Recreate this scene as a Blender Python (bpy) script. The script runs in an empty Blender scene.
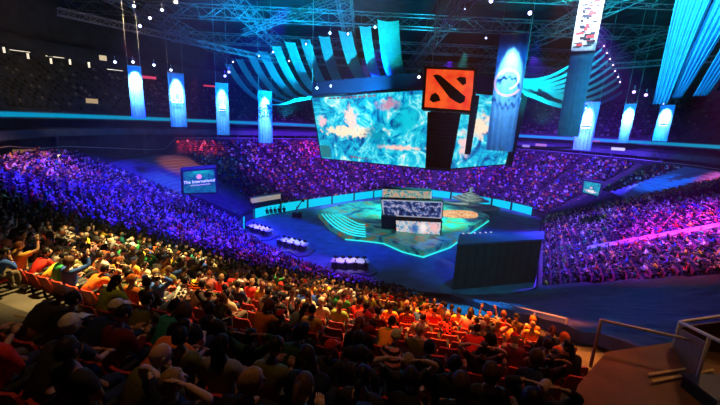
import bpy, math, random
import numpy as np
from mathutils import Vector, Matrix, Quaternion
random.seed(7); rng = np.random.default_rng(11)
S = bpy.context.scene
COL = S.collection

# ------------------------------------------------------------------ camera
H = 17.0; PITCH = math.radians(12.8); ROLL = math.radians(2.8); FPX = 340.0
Fv = np.array([0, math.cos(PITCH), -math.sin(PITCH)])
R0 = np.array([1.0, 0, 0]); U0 = np.array([0, math.sin(PITCH), math.cos(PITCH)])
Rv = math.cos(ROLL) * R0 + math.sin(ROLL) * U0
Uv = math.cos(ROLL) * U0 - math.sin(ROLL) * R0
CAM = np.array([0, 0, H])
cd = bpy.data.cameras.new('camera'); cam = bpy.data.objects.new('camera', cd); COL.objects.link(cam)
cam.matrix_world = Matrix(((Rv[0], Uv[0], -Fv[0], 0), (Rv[1], Uv[1], -Fv[1], 0), (Rv[2], Uv[2], -Fv[2], H), (0, 0, 0, 1)))
cd.sensor_width = 36; cd.lens = FPX / 720 * 36; cd.clip_start = 0.1; cd.clip_end = 600
S.camera = cam

# ------------------------------------------------------------------ world, exposure
w = bpy.data.worlds.new('world'); S.world = w; w.use_nodes = True
bg = w.node_tree.nodes['Background']; bg.inputs[0].default_value = (0.02, 0.05, 0.12, 1); bg.inputs[1].default_value = 0.02
vs_ = w.node_tree.nodes.new('ShaderNodeVolumeScatter'); vs_.inputs['Density'].default_value = .0006; vs_.inputs['Anisotropy'].default_value = .3   # thin stage haze in the hall
w.node_tree.links.new(vs_.outputs[0], w.node_tree.nodes['World Output'].inputs['Volume'])
S.view_settings.view_transform = 'Standard'; S.view_settings.look = 'None'
S.view_settings.gamma = 1; S.view_settings.exposure = 0.0; S.view_settings.use_curve_mapping = False

def ray(x, y): return Fv + Rv * (x - 360) / FPX - Uv * (y - 202.5) / FPX
def atz(x, y, z):
    d = ray(x, y); return CAM + d * ((z - H) / d[2])
def atr(x, y, r):                       # the point on a pixel's line of sight at horizontal distance r
    d = ray(x, y); return CAM + d * (r / math.hypot(d[0], d[1]))
def proj(p):
    v = np.asarray(p, float) - CAM; z = v @ Fv
    return 360 + FPX * (v @ Rv) / z, 202.5 - FPX * (v @ Uv) / z, z

# ------------------------------------------------------------------ show lights
def spot(name, loc, target, color, power, angle, blend=0.6, radius=0.3):
    l = bpy.data.lights.new(name, 'SPOT'); l.color = color; l.energy = power
    l.spot_size = math.radians(angle); l.spot_blend = blend; l.shadow_soft_size = radius
    o = bpy.data.objects.new(name, l); COL.objects.link(o); o.location = loc
    o.rotation_euler = (Vector(target) - Vector(loc)).to_track_quat('-Z', 'Y').to_euler()
    return o
K = 1000.0
BLUE = (0.03, 0.012, 1.0); VIOLET = (0.16, 0.02, 1.0); MAG = (0.75, 0.03, 0.9); ORANGE = (1.0, 0.26, 0.04)
RED = (1.0, 0.06, 0.03); AMBER = (1.0, 0.62, 0.25); CYAN = (0.0, 0.55, 1.0); TEAL = (0.0, 0.9, 0.8)
# left crowd: deep blue wash
spot('blue_wash', (-8, 26, 31), (-21, 36, 7), BLUE, 210*K, 62, .5)
spot('blue_wash', (-10, 46, 31), (-25, 45, 6), BLUE, 230*K, 60, .5)
spot('blue_wash', (-2, 30, 30), (-8, 31, 4), VIOLET, 80*K, 48, .5)
spot('warm_patch', (-20, 20, 30), (-36, 36, 12), (1, .3, .12), 45*K, 26, .8)
# near crowd: white-amber on the left, orange then red to the right
spot('amber_wash', (-6, 15, 31), (-10.5, 15.5, 10.5), (1, .72, .25), 100*K, 24, 1)
spot('amber_wash', (-4, 14, 28), (-6.4, 8.6, 12.6), (1, .68, .22), 62*K, 20, .7)
spot('amber_wash', (2, 17, 28), (-2.4, 9.2, 12), (1, .52, .2), 55*K, 20, .8)
spot('orange_wash', (4, 17, 28), (2.0, 9.9, 11.3), ORANGE, 100*K, 19, .8)
spot('orange_wash', (9, 17, 28), (6.2, 10.2, 10.8), ORANGE, 85*K, 17, .8)
spot('orange_wash', (10, 20, 28), (8.4, 15.0, 9.2), (1, .2, .03), 70*K, 17, .8)
spot('deck_fill', (9, 8, 19), (6.5, 5.5, 13.1), (1, .5, .2), .5*K, 60, .8)  # added unseen lamp that brightens the deck and its nosings
spot('amber_wash', (0, 20, 30), (-1.5, 15, 9.5), (1, .5, .16), 80*K, 20, 1)
spot('orange_wash', (6, 20, 30), (4.6, 12.2, 10.8), ORANGE, 90*K, 20, 1)
spot('red_wash', (8, 14, 30), (3.0, 7.5, 12.8), RED, 8*K, 22, .8)
spot('dim_house_light', (0, 6, 30), (0, 6, 13), (1, .42, .12), 1.2*K, 80, .9)
# far crowd: violet with magenta and red patches
spot('violet_wash', (2, 66, 30), (-12, 84, 6), VIOLET, 190*K, 70, .6)
spot('violet_wash', (16, 70, 30), (18, 98, 7), VIOLET, 220*K, 70, .6)
spot('violet_wash', (28, 62, 30), (48, 84, 6), (0.13, 0.03, 1.0), 230*K, 70, .6)
spot('red_patch', (-42, 62, 29), (-34, 75, 8), (1, .05, .15), 90*K, 24, .9)
spot('magenta_patch', (0, 80, 30), (-14, 92, 9), MAG, 90*K, 26, .8)
spot('magenta_patch', (6, 80, 30), (2, 98, 9), MAG, 70*K, 20, .8)
# right crowd: violet, magenta and red
spot('violet_wash', (26, 44, 31), (33, 42, 4), (0.15, 0.03, 1.0), 230*K, 66, .6)
spot('magenta_wash', (34, 34, 31), (40, 37, 8), MAG, 170*K, 40, .8)
spot('red_wash', (24, 24, 30), (30, 30, 6), (1, .05, .12), 32*K, 36, .9)
spot('pink_wash', (50, 50, 31), (60, 54, 11), (1, .10, .25), 100*K, 30, .8)
spot('violet_floor_wash', (16, 26, 28), (17, 20, 6), (0.10, .02, .9), 5*K, 50, .8)
# arena floor and stage
spot('floor_wash', (2, 52, 29), (-4, 52, 0), (0.0, 0.05, 1.0), 60*K, 62, .6)
spot('floor_wash', (22, 48, 29), (20, 46, 0), (0.0, 0.08, 1.0), 40*K, 60, .6)
spot('stage_wash', (14, 52, 28), (12, 62, 1), (0.05, 0.85, .8), 120*K, 44, .6)
spot('stage_wash', (0, 62, 28), (0, 66, 1), (0.05, 0.6, .8), 70*K, 40, .6)
spot('box_fill', (14, 20, 22), (16, 37, 3), (0.0, .4, .5), 14*K, 40, .6)  # added unseen spot that tints the black box teal

# ------------------------------------------------------------------ materials
MATS = {}
def nt(m): m.use_nodes = True; return m.node_tree, m.node_tree.nodes, m.node_tree.links
def mat(name, col, rough=.7, metal=0.0, noise=0.0, scale=6.0, emit=None, estr=0.0, spec=.3):
    if name in MATS: return MATS[name]
    m = bpy.data.materials.new(name); t, n, l = nt(m); b = n['Principled BSDF']
    b.inputs['Roughness'].default_value = rough; b.inputs['Metallic'].default_value = metal
    b.inputs['Specular IOR Level'].default_value = spec
    b.inputs['Base Color'].default_value = (*col, 1)
    if noise:
        tc = n.new('ShaderNodeTexCoord'); nz = n.new('ShaderNodeTexNoise'); nz.inputs['Scale'].default_value = scale; nz.inputs['Detail'].default_value = 4
        r = n.new('ShaderNodeValToRGB'); r.color_ramp.elements[0].position = .3; r.color_ramp.elements[1].position = .7
        r.color_ramp.elements[0].color = (*[c * (1 - noise) for c in col], 1); r.color_ramp.elements[1].color = (*[min(1, c * (1 + noise)) for c in col], 1)
        l.new(tc.outputs['Object'], nz.inputs['Vector']); l.new(nz.outputs['Fac'], r.inputs[0]); l.new(r.outputs[0], b.inputs['Base Color'])
    if emit:
        b.inputs['Emission Color'].default_value = (*emit, 1); b.inputs['Emission Strength'].default_value = estr
    MATS[name] = m; return m
def objcol(name, rough=.8, noise=.15, scale=30, pattern=None):
    m = bpy.data.materials.new(name); t, n, l = nt(m); b = n['Principled BSDF']; b.inputs['Roughness'].default_value = rough
    b.inputs['Specular IOR Level'].default_value = .2
    oi = n.new('ShaderNodeObjectInfo'); tc = n.new('ShaderNodeTexCoord')
    mx = n.new('ShaderNodeMixRGB'); mx.blend_type = 'MULTIPLY'
    if pattern == 'plaid':
        w1 = n.new('ShaderNodeTexWave'); w1.bands_direction = 'X'; w1.inputs['Scale'].default_value = 4.5
        w2 = n.new('ShaderNodeTexWave'); w2.bands_direction = 'Z'; w2.inputs['Scale'].default_value = 4.5
        l.new(tc.outputs['Object'], w1.inputs[0]); l.new(tc.outputs['Object'], w2.inputs[0])
        m2 = n.new('ShaderNodeMath'); m2.operation = 'MINIMUM'; l.new(w1.outputs['Fac'], m2.inputs[0]); l.new(w2.outputs['Fac'], m2.inputs[1])
        fac = m2.outputs[0]; dark = (.22, .08, .06, 1)
    elif pattern == 'check':
        c = n.new('ShaderNodeTexChecker'); c.inputs['Scale'].default_value = 14; l.new(tc.outputs['Object'], c.inputs[0]); fac = c.outputs['Fac']; dark = (.02, .02, .02, 1)
    elif pattern == 'stripe':
        w1 = n.new('ShaderNodeTexWave'); w1.bands_direction = 'Z'; w1.inputs['Scale'].default_value = 4.0; l.new(tc.outputs['Object'], w1.inputs[0]); fac = w1.outputs['Fac']; dark = (.03, .03, .03, 1)
    else:
        nz = n.new('ShaderNodeTexNoise'); nz.inputs['Scale'].default_value = scale; l.new(tc.outputs['Object'], nz.inputs[0]); fac = nz.outputs['Fac']; dark = (1 - noise * 2,) * 3 + (1,)
    r = n.new('ShaderNodeValToRGB'); r.color_ramp.elements[0].position = .35; r.color_ramp.elements[0].color = dark
    r.color_ramp.elements[1].position = .6; r.color_ramp.elements[1].color = (1, 1, 1, 1)
    l.new(fac, r.inputs[0]); mx.inputs[0].default_value = 1
    l.new(oi.outputs['Color'], mx.inputs[1]); l.new(r.outputs[0], mx.inputs[2]); l.new(mx.outputs[0], b.inputs['Base Color'])
    MATS[name] = m; return m
def attrmat(name, rough=.8):
    m = bpy.data.materials.new(name); t, n, l = nt(m); b = n['Principled BSDF']; b.inputs['Roughness'].default_value = rough; b.inputs['Specular IOR Level'].default_value = .2
    a = n.new('ShaderNodeAttribute'); a.attribute_name = 'Col'; l.new(a.outputs['Color'], b.inputs['Base Color']); return m
CLOTH = objcol('knit_cloth'); SKIN = objcol('skin', .55, .05, 20); HAIR = objcol('hair', .5, .25, 60)
PLAID = objcol('plaid_cloth', pattern='plaid'); CHECK = objcol('checked_cloth', pattern='check'); STRIPE = objcol('striped_cloth', pattern='stripe')
CROWD = attrmat('crowd_cloth')
concrete = mat('painted_concrete', (.07, .062, .055), .85, noise=.25, scale=1.5)
floor_m = mat('event_floor_carpet', (.10, .14, .22), .6, noise=.3, scale=.6)
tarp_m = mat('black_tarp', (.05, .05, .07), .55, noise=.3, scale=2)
dark_m = mat('black_drape', (.018, .022, .026), .8, noise=.3, scale=1)
metal_m = mat('brushed_steel', (.62, .60, .58), .4, .15, noise=.1, scale=20)
truss_m = mat('aluminium_truss', (.35, .37, .40), .4, .6, noise=.1, scale=8)
wallm = mat('dark_painted_wall', (.05, .055, .07), .8, noise=.3, scale=.5)
fascia_m = mat('concrete_fascia', (.12, .13, .17), .8, noise=.2, scale=.6)
seat_m = mat('red_seat_plastic', (.42, .04, .025), .45, noise=.1, scale=10)
led_cyan = mat('cyan_led_panel', (.0, .1, .12), .4, noise=0, emit=(.0, .62, .85), estr=1.0)
ribbon_m = mat('blue_led_ribbon', (.0, .05, .1), .4, emit=(.0, .36, .62), estr=.75)
white_glow = mat('white_lamp_glass', (.8, .8, .8), .3, emit=(1, .85, .6), estr=1.1)
blue_glow = mat('blue_white_lens', (.6, .6, .9), .3, emit=(.45, .5, 1), estr=6)
violet_glow = mat('violet_lens', (.6, .4, .9), .3, emit=(.55, .25, 1), estr=5)
nosing_m = mat('yellow_stair_nosing', (.85, .68, .35), .5, noise=.15, scale=8)
wood_m = mat('brown_painted_deck', (.16, .085, .04), .8, noise=.25, scale=2)

# ------------------------------------------------------------------ mesh helpers
def tag(o, label=None, cat=None, group=None, kind=None):
    if label: o['label'] = label
    if cat: o['category'] = cat
    if group: o['group'] = group
    if kind: o['kind'] = kind
    return o
def empty(name, loc, label=None, cat=None, group=None, kind=None):
    o = bpy.data.objects.new(name, None); o.location = tuple(loc); o.empty_display_size = .2; COL.objects.link(o)
    return tag(o, label, cat, group, kind)
def link(name, me, m, parent=None, loc=None):
    o = bpy.data.objects.new(name, me); COL.objects.link(o)
    if m is not None:
        me.materials.clear()
        for q in (m if isinstance(m, (list, tuple)) else [m]): me.materials.append(q)
    if parent is not None: o.parent = parent
    if loc is not None: o.location = tuple(loc)
    return o
class MB:
    def __init__(s): s.v = []; s.f = []; s.mi = []; s.cur = 0
    def add(s, v, f):
        k = len(s.v); s.v += [tuple(map(float, p)) for p in v]
        for q in f: s.f.append([i + k for i in q]); s.mi.append(s.cur)
        return s
    def box(s, c, size, ax=None):            # ax: three orthonormal axes
        ax = ax if ax is not None else (np.array([1, 0, 0]), np.array([0, 1, 0]), np.array([0, 0, 1]))
        c = np.asarray(c, float); h = [np.asarray(a) * d / 2 for a, d in zip(ax, size)]
        P = [c + i * h[0] + j * h[1] + k * h[2] for i in (-1, 1) for j in (-1, 1) for k in (-1, 1)]
        return s.add(P, [(0, 1, 3, 2), (4, 6, 7, 5), (0, 4, 5, 1), (2, 3, 7, 6), (0, 2, 6, 4), (1, 5, 7, 3)])
    def tube(s, pts, rad, n=6, cap=True, flat=1.0):
        pts = [np.asarray(p, float) for p in pts]; rad = rad if isinstance(rad, (list, tuple)) else [rad] * len(pts)
        V = []; up = None
        for i, p in enumerate(pts):
            d = pts[min(i + 1, len(pts) - 1)] - pts[max(i - 1, 0)]; d = d / (np.linalg.norm(d) + 1e-9)
            if up is None:
                up = np.array([0, 0, 1.]) if abs(d[2]) < .9 else np.array([0, 1., 0])
            a = np.cross(d, up); a /= np.linalg.norm(a) + 1e-9; b = np.cross(a, d); up = b
            for k in range(n):
                t = 2 * math.pi * k / n; V.append(p + rad[i] * (a * math.cos(t) + b * math.sin(t) * flat))
        Fc = [(i * n + k, i * n + (k + 1) % n, (i + 1) * n + (k + 1) % n, (i + 1) * n + k) for i in range(len(pts) - 1) for k in range(n)]
        if cap: Fc += [tuple(range(n))[::-1], tuple((len(pts) - 1) * n + k for k in range(n))]
        return s.add(V, Fc)
    def ball(s, c, r, nu=8, nv=5):
        c = np.asarray(c, float); r = np.ones(3) * r; V = [c - [0, 0, r[2]]]
        for j in range(1, nv):
            t = math.pi * j / nv - math.pi / 2
            for k in range(nu):
                a = 2 * math.pi * k / nu; V.append(c + r * [math.cos(t) * math.cos(a), math.cos(t) * math.sin(a), math.sin(t)])
        V.append(c + [0, 0, r[2]]); L = len(V) - 1; Fc = []
        for k in range(nu):
            k2 = (k + 1) % nu; Fc.append((0, 1 + k2, 1 + k)); Fc.append((L, L - nu + k, L - nu + k2))
            for j in range(nv - 2): Fc.append((1 + j * nu + k, 1 + j * nu + k2, 1 + (j + 1) * nu + k2, 1 + (j + 1) * nu + k))
        return s.add(V, Fc)
    def quad(s, a, b, c, d): return s.add([a, b, c, d], [(0, 1, 2, 3)])
    def slab(s, poly, z0, z1):               # polygon prism
        n = len(poly); V = [(p[0], p[1], z0) for p in poly] + [(p[0], p[1], z1) for p in poly]
        return s.add(V, [tuple(range(n))[::-1], tuple(range(n, 2 * n))] + [(i, (i + 1) % n, n + (i + 1) % n, n + i) for i in range(n)])
    def build(s, name, m, parent=None, smooth=False, origin=None):
        base = np.zeros(3)
        if parent is not None: base = np.array(parent.location)
        elif origin is not None: base = np.asarray(origin, float)
        pl = parent
        if parent is not None and parent.parent is not None: base = base + np.array(parent.parent.location)
        me = bpy.data.meshes.new(name)
        me.from_pydata([tuple(np.asarray(v) - base) for v in s.v], [], s.f); me.update()
        o = link(name, me, m, parent, None if parent is not None else base)
        if isinstance(m, (list, tuple)): me.polygons.foreach_set('material_index', s.mi)
        if smooth: me.polygons.foreach_set('use_smooth', [True] * len(me.polygons))
        return o
def struct(o): o['kind'] = 'structure'; return o

# ------------------------------------------------------------------ bowl geometry: floor outline and its outward offsets
CP = np.array([(-20.0, 54.6), (-17.4, 48.2), (-12.8, 42.8), (-5.2, 35.8), (3.3, 31.5), (12, 30.4), (22, 33.8), (32, 43), (38.5, 54), (39.2, 64),
               (36.4, 71.6), (30.9, 79), (20.5, 85.4), (13, 86.5), (6.2, 83.6), (-6.5, 71.9), (-17.4, 60.6)], float)
P_ = CP
for _ in range(4):
    Q_ = np.roll(P_, -1, 0); P_ = np.stack([.75 * P_ + .25 * Q_, .25 * P_ + .75 * Q_], 1).reshape(-1, 2)
Q_ = np.vstack([P_, P_[:1]]); L_ = np.r_[0, np.cumsum(np.hypot(*np.diff(Q_, axis=0).T))]
t_ = np.linspace(0, L_[-1], 720, endpoint=False)
BD = np.stack([np.interp(t_, L_, Q_[:, i]) for i in (0, 1)], 1)
# the right-hand side runs straight: the stand comes in close behind the black box
A_, Bb_ = np.array([19.1, 32.9]), np.array([36.8, 67.0]); dl = (Bb_ - A_) / np.linalg.norm(Bb_ - A_); nl = np.array([dl[1], -dl[0]])
for i_ in range(190, 362):
    e_ = (BD[i_] - A_) @ nl
    if e_ > 0: BD[i_] = BD[i_] - nl * e_
for _ in range(60):
    q_ = BD.copy(); q_[180:375] = (BD[179:374] + 2 * BD[180:375] + BD[181:376]) / 4; BD = q_
T_ = np.roll(BD, -4, 0) - np.roll(BD, 4, 0); T_ /= np.linalg.norm(T_, axis=1)[:, None]
NR = np.stack([T_[:, 1], -T_[:, 0]], 1)
Z0, SL, DR = .4, .45, .85
def at(i, d, z=0.0):
    i = i % 720; a = int(i); f = i - a; b = (a + 1) % 720
    p = BD[a] * (1 - f) + BD[b] * f; n = NR[a] * (1 - f) + NR[b] * f
    return np.array([p[0] + n[0] * d, p[1] + n[1] * d, z])
def zt(d): return Z0 + SL * d
def rowd(k): return .95 + DR * k
def bd(p):
    v = np.asarray(p)[:2] - BD; r = np.hypot(*v.T); i = int(r.argmin()); return r[i] * np.sign(v[i] @ NR[i] + 1e-9), i
def onbowl(x, y, off):
    d = ray(x, y); t = 2.0
    while t < 200:
        p = CAM + d * t; dd, i = bd(p)
        if p[2] <= zt(max(dd, 0)) + off: return p, dd, i
        t += .08
def kmax(i):                              # number of rows
    i = i % 720
    if 45 <= i <= 232: return 37
    if 20 <= i < 45: return 28 + int((i - 20) * 9 / 25)
    if 232 < i < 250: return 37 - int((i - 232) / 2)
    if i >= 690 or i < 20: return 28 if i < 20 else 22 + int((i - 690) * 6 / 30)
    if 250 <= i <= 340: return 31
    return 28

# ------------------------------------------------------------------ setting: floor, terrace, walls, ribbon, upper tier, roof
m = MB(); m.add([(p[0], p[1], 0) for p in BD[::6]] + [(p[0], p[1], -.3) for p in BD[::6]], [tuple(range(120)), tuple(range(120, 240))[::-1]] + [(i, 120 + i, 120 + (i + 1) % 120, (i + 1) % 120) for i in range(120)])
struct(m.build('floor', floor_m))
def sweep(name, prof, idx, m_, kind=True, thick=None):
    mb = MB(); pr = [prof(i) for i in idx]; n = len(pr[0]); V = []
    for i, q in zip(idx, pr): V += [at(i, d, z) for d, z in q]
    mb.add(V, [(a * n + k, a * n + k + 1, (a + 1) * n + k + 1, (a + 1) * n + k) for a in range(len(idx) - 1) for k in range(n - 1)])
    o = mb.build(name, m_)
    if kind: struct(o)
    return o
def terr(i):
    pr = [(0, -.3), (0, 1.0), (.12, 1.0), (.12, zt(rowd(0)))]
    for k in range(37):
        kk = min(k, kmax(i)); d = rowd(kk)
        pr += [(d - .5, zt(d)), (d + .35, zt(d))] if k <= kmax(i) else [(rowd(kmax(i)) + .35, zt(rowd(kmax(i))))] * 2
    return pr
sweep('terrace_floor', terr, list(range(0, 722, 3)), concrete)
RG = list(range(258, 765, 4))             # bowl indices that carry the upper levels, right round to the left
def top(i): return rowd(kmax(i)) + .35
def topring(i): return max(top(i), 25.2)
sweep('wall_concourse', lambda i: [(top(i), zt(top(i)) - .4), (topring(i) + 2.4, zt(top(i)) - .4 + .2), (topring(i) + 2.4, 14.4)], RG, wallm)
sweep('trim_1', lambda i: [(topring(i) + 2.4, 13.2), (topring(i) + 1.0, 13.2), (topring(i) + 1.0, 14.3), (topring(i) + 2.4, 14.3)], RG, fascia_m)
sweep('trim_2', lambda i: [(topring(i) + 2.4, 15.7), (topring(i) + 1.4, 15.7), (topring(i) + 1.4, 15.85), (topring(i) + 1.4, 16.75), (topring(i) + 3.0, 16.75)], RG, fascia_m)
sweep('wall_suites', lambda i: [(topring(i) + 2.4, 14.4), (topring(i) + 3.6, 14.4), (topring(i) + 3.6, 16.8)], RG, wallm)
def upper(i):
    pr = [(topring(i) + 3, 16.75)]
    for k in range(16):
        d = topring(i) + 3.4 + .9 * k; z = 16.9 + .62 * k; pr += [(d, z), (d + .9, z)]
    d = pr[-1][0]; return pr + [(d, 29.5), (d + 6, 30.5), (d + 6, 41)]
sweep('wall_upper', upper, RG, wallm)
rb = sweep('ribbon_board', lambda i: [(topring(i) + 1.34, 15.95), (topring(i) + 1.3, 15.95), (topring(i) + 1.3, 16.55), (topring(i) + 1.34, 16.55)], [i for i in RG if i < 300 or i > 500 or 380 > i > 300], ribbon_m, kind=False)
tag(rb, 'thin blue LED ribbon board running along the balcony front around the arena', 'LED board')
tn = 2
for i_ in list(range(262, 760, 16)):
    tn += 1; d_ = topring(i_) + 1.9; zb = zt(top(i_)) - .3; m = MB(); m.box(at(i_, d_, (zb + 13.3) / 2), (.5, .5, 13.3 - zb)); struct(m.build(f'trim_{tn}', fascia_m))
sweep('trim_60', lambda i: [(topring(i) + .9, zt(top(i)) + .75), (topring(i) + .9, zt(top(i)) + .85), (topring(i) + .98, zt(top(i)) + .85), (topring(i) + .98, zt(top(i)) + .75)], RG, metal_m)
spot('gallery_fill', (-20, 40, 30), (-62, 66, 22), (1, .75, .4), 12 * K, 60, .9)  # added unseen spot so the upper tier seats show faintly
m = MB(); m.box((8, 58, 41), (190, 190, .3)); struct(m.build('ceiling', wallm))

# ------------------------------------------------------------------ roof trusses
def truss(mb, a, b, w=1.2, bay=1.8, r=.05):
    a = np.asarray(a, float); b = np.asarray(b, float); L = np.linalg.norm(b - a); d = (b - a) / L
    s = np.cross(d, [0, 0, 1]); s /= np.linalg.norm(s); u = np.cross(s, d); n = max(1, int(L / bay))
    cs = [s * w / 2 + u * w / 2, -s * w / 2 + u * w / 2, -s * w / 2 - u * w / 2, s * w / 2 - u * w / 2]
    for c in cs: mb.tube([a + c, b + c], r, 4)
    for k in range(n):
        p = a + d * L * k / n; q = a + d * L * (k + 1) / n
        for j in range(4):
            c, e = cs[j], cs[(j + 1) % 4]; mb.tube([p + c, q + e] if k % 2 else [p + e, q + c], r * .6, 4, False)
        mb.tube([p + cs[0], p + cs[2]], r * .5, 4, False)
    return mb
for k, (x0, y0, x1, y1, z) in enumerate([(-60, 30, 60, 30, 37), (-60, 44, 60, 44, 38), (-60, 58, 70, 58, 38), (-60, 74, 70, 74, 37.5), (-50, 92, 70, 92, 36.5), (-40, 110, 60, 110, 35.5),
                                        (-40, 20, -40, 115, 35), (-22, 20, -22, 115, 35.5), (-4, 20, -4, 120, 36), (14, 20, 14, 120, 36), (34, 20, 34, 115, 35.5), (54, 20, 54, 110, 35)]):
    o = truss(MB(), (x0, y0, z), (x1, y1, z), 2.2, 3.2, .09).build('roof_truss', truss_m, origin=(x0, y0, z))
    tag(o, f'{["nearest", "second", "third", "fourth", "fifth", "farthest"][k % 6] if k < 6 else ["leftmost", "second", "third", "fourth", "fifth", "rightmost"][k % 6]} of the long roof trusses running {"across the hall" if k < 6 else "away from the camera"}', 'truss', 'roof trusses under the ceiling')
# lighting trusses nearer the stage
for k, (a, b, lab) in enumerate([((-24, 70, 33), (5, 40, 33), 'lighting truss above the left fan of blue drapes'), ((24, 46, 33), (42, 66, 33), 'lighting truss above the right fan of blue drapes'),
                                 ((-42, 50, 30), (-20, 80, 30), 'lighting truss hung over the left side hall by the hanging banners'),
                                 ((38, 76, 30), (62, 52, 30), 'lighting truss hung over the right side hall by the hanging banners')]):
    tag(truss(MB(), a, b, .9, 1.2, .05).build('lighting_truss', truss_m, origin=a), lab, 'truss')
for p, t, c, e in [((-20, 60, 22), (-30, 70, 38), (0, .10, .5), 4), ((4, 50, 26), (0, 50, 38), (0, .5, .35), 6), ((30, 50, 24), (38, 60, 38), (0, .25, .5), 12), ((12, 70, 26), (12, 84, 38), (0, .35, .5), 12), ((-10, 40, 24), (-16, 44, 38), (0, .2, .5), 3), ((30, 36, 24), (26, 34, 38), (0, .3, .4), 9)]:
    spot('roof_uplight', p, t, c, e * K, 110, .8)
# ------------------------------------------------------------------ screen pictures (emissive displays)
def screen_mat(name, ramp, strength, scale=4.0, blobs=(), seed=0.0, aspect=2.0, distort=1.5, obj=False):
    m = bpy.data.materials.new(name); t, n, l = nt(m); b = n['Principled BSDF']
    b.inputs['Base Color'].default_value = (.02, .02, .02, 1); b.inputs['Roughness'].default_value = .4
    uv = n.new('ShaderNodeUVMap'); mp = n.new('ShaderNodeMapping'); mp.inputs['Scale'].default_value = (aspect, 1, 1); mp.inputs['Location'].default_value = (seed, seed * .7, seed)
    l.new(n.new('ShaderNodeTexCoord').outputs['Object'] if obj else uv.outputs[0], mp.inputs[0])
    nz = n.new('ShaderNodeTexNoise'); nz.inputs['Scale'].default_value = scale; nz.inputs['Detail'].default_value = 6; nz.inputs['Roughness'].default_value = .7; nz.inputs['Distortion'].default_value = distort
    l.new(mp.outputs[0], nz.inputs['Vector'])
    r = n.new('ShaderNodeValToRGB'); cr = r.color_ramp
    while len(cr.elements) < len(ramp): cr.elements.new(.5)
    for e, (p, c) in zip(cr.elements, ramp): e.position = p; e.color = (*c, 1)
    l.new(nz.outputs['Fac'], r.inputs[0]); out = r.outputs[0]
    n2 = n.new('ShaderNodeTexNoise'); n2.inputs['Scale'].default_value = scale * 4; n2.inputs['Detail'].default_value = 3; l.new(mp.outputs[0], n2.inputs['Vector'])
    for (cx, cy, sx, sy, colr, soft) in blobs:
        mm = n.new('ShaderNodeMapping'); mm.inputs['Location'].default_value = (-cx / sx, -cy / sy, 0); mm.inputs['Scale'].default_value = (1 / sx, 1 / sy, 0)
        l.new(uv.outputs[0], mm.inputs[0]); vl = n.new('ShaderNodeVectorMath'); vl.operation = 'LENGTH'; l.new(mm.outputs[0], vl.inputs[0])
        ad = n.new('ShaderNodeMath'); ad.operation = 'ADD'; l.new(vl.outputs['Value'], ad.inputs[0])
        sc = n.new('ShaderNodeMath'); sc.operation = 'MULTIPLY_ADD'; sc.inputs[1].default_value = 2.2; sc.inputs[2].default_value = -1.1; l.new(n2.outputs['Fac'], sc.inputs[0]); l.new(sc.outputs[0], ad.inputs[1])
        rr = n.new('ShaderNodeMapRange'); rr.inputs['From Min'].default_value = 1; rr.inputs['From Max'].default_value = 1 - soft; l.new(ad.outputs[0], rr.inputs['Value'])
        mx = n.new('ShaderNodeMixRGB'); l.new(rr.outputs[0], mx.inputs[0]); l.new(out, mx.inputs[1]); mx.inputs[2].default_value = (*colr, 1); out = mx.outputs[0]
    l.new(out, b.inputs['Emission Color']); b.inputs['Emission Strength'].default_value = strength
    return m
def display(name, q, m, parent, off=.06):
    """q: top-left, top-right, bottom-right, bottom-left"""
    q = [np.asarray(p, float) for p in q]; nn = np.cross(q[1] - q[0], q[3] - q[0]); nn /= np.linalg.norm(nn)
    if nn @ (CAM - q[0]) < 0: nn = -nn
    mb = MB(); q = [p + nn * off for p in q]; mb.add(q + [p - nn * off * .8 for p in q], [(0, 1, 2, 3), (4, 5, 1, 0), (5, 6, 2, 1), (6, 7, 3, 2), (7, 4, 0, 3), (7, 6, 5, 4)])
    o = mb.build(name, m, parent); me = o.data; uvl = me.uv_layers.new(name='UVMap')
    UV = {0: (0, 1), 1: (1, 1), 2: (1, 0), 3: (0, 0)}
    for poly in me.polygons:
        for li in poly.loop_indices:
            uvl.data[li].uv = UV[me.loops[li].vertex_index % 4]
    return o
def thick_quad(mb, q, th, grow=0.0):
    q = [np.asarray(p, float) for p in q]; c = sum(q) / 4; q = [p + (p - c) / np.linalg.norm(p - c) * grow for p in q]
    nn = np.cross(q[1] - q[0], q[3] - q[0]); nn /= np.linalg.norm(nn)
    if nn @ (CAM - c) > 0: nn = -nn
    mb.add(q + [p + nn * th for p in q], [(0, 1, 2, 3), (7, 6, 5, 4), (0, 4, 5, 1), (1, 5, 6, 2), (2, 6, 7, 3), (3, 7, 4, 0)]); return mb
def lerp(a, b, t): return np.asarray(a) * (1 - t) + np.asarray(b) * t
GAME = [(.37, (.0, .04, .20)), (.43, (.0, .20, .48)), (.49, (.0, .46, .68)), (.545, (.03, .66, .80)), (.60, (.35, .82, .85)), (.67, (.95, .86, .75))]
TL, TR = atr(312, 98, 61), atr(430, 89.5, 47); BL, BR = atr(322, 158, 60), atr(432, 168.5, 46)
hub_s = empty('game_screen', (TL + BR) / 2, 'giant hanging game screen facing the left crowd, whole picture visible', 'screen')
gm = screen_mat('game_picture', GAME, 1.12, 3.4, [(.35, .46, .27, .10, (1, .80, .55), .35), (.38, .66, .07, .2, (1, .66, .52), .5), (.70, .84, .10, .10, (.55, .25, .38), .7),
                (.76, .25, .20, .04, (.95, .6, .5), .6), (.08, .62, .06, .1, (.9, .55, .6), .6), (.84, .62, .12, .25, (.0, .55, .68), .8), (.60, .40, .12, .2, (.0, .3, .45), .8)], 0.0)
dsp = display('display', (TL, TR, BR, BL), gm, hub_s)
thick_quad(MB(), (TL, TR, BR, BL), 1.2, .35).build('screen_frame', dark_m, hub_s)
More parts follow.
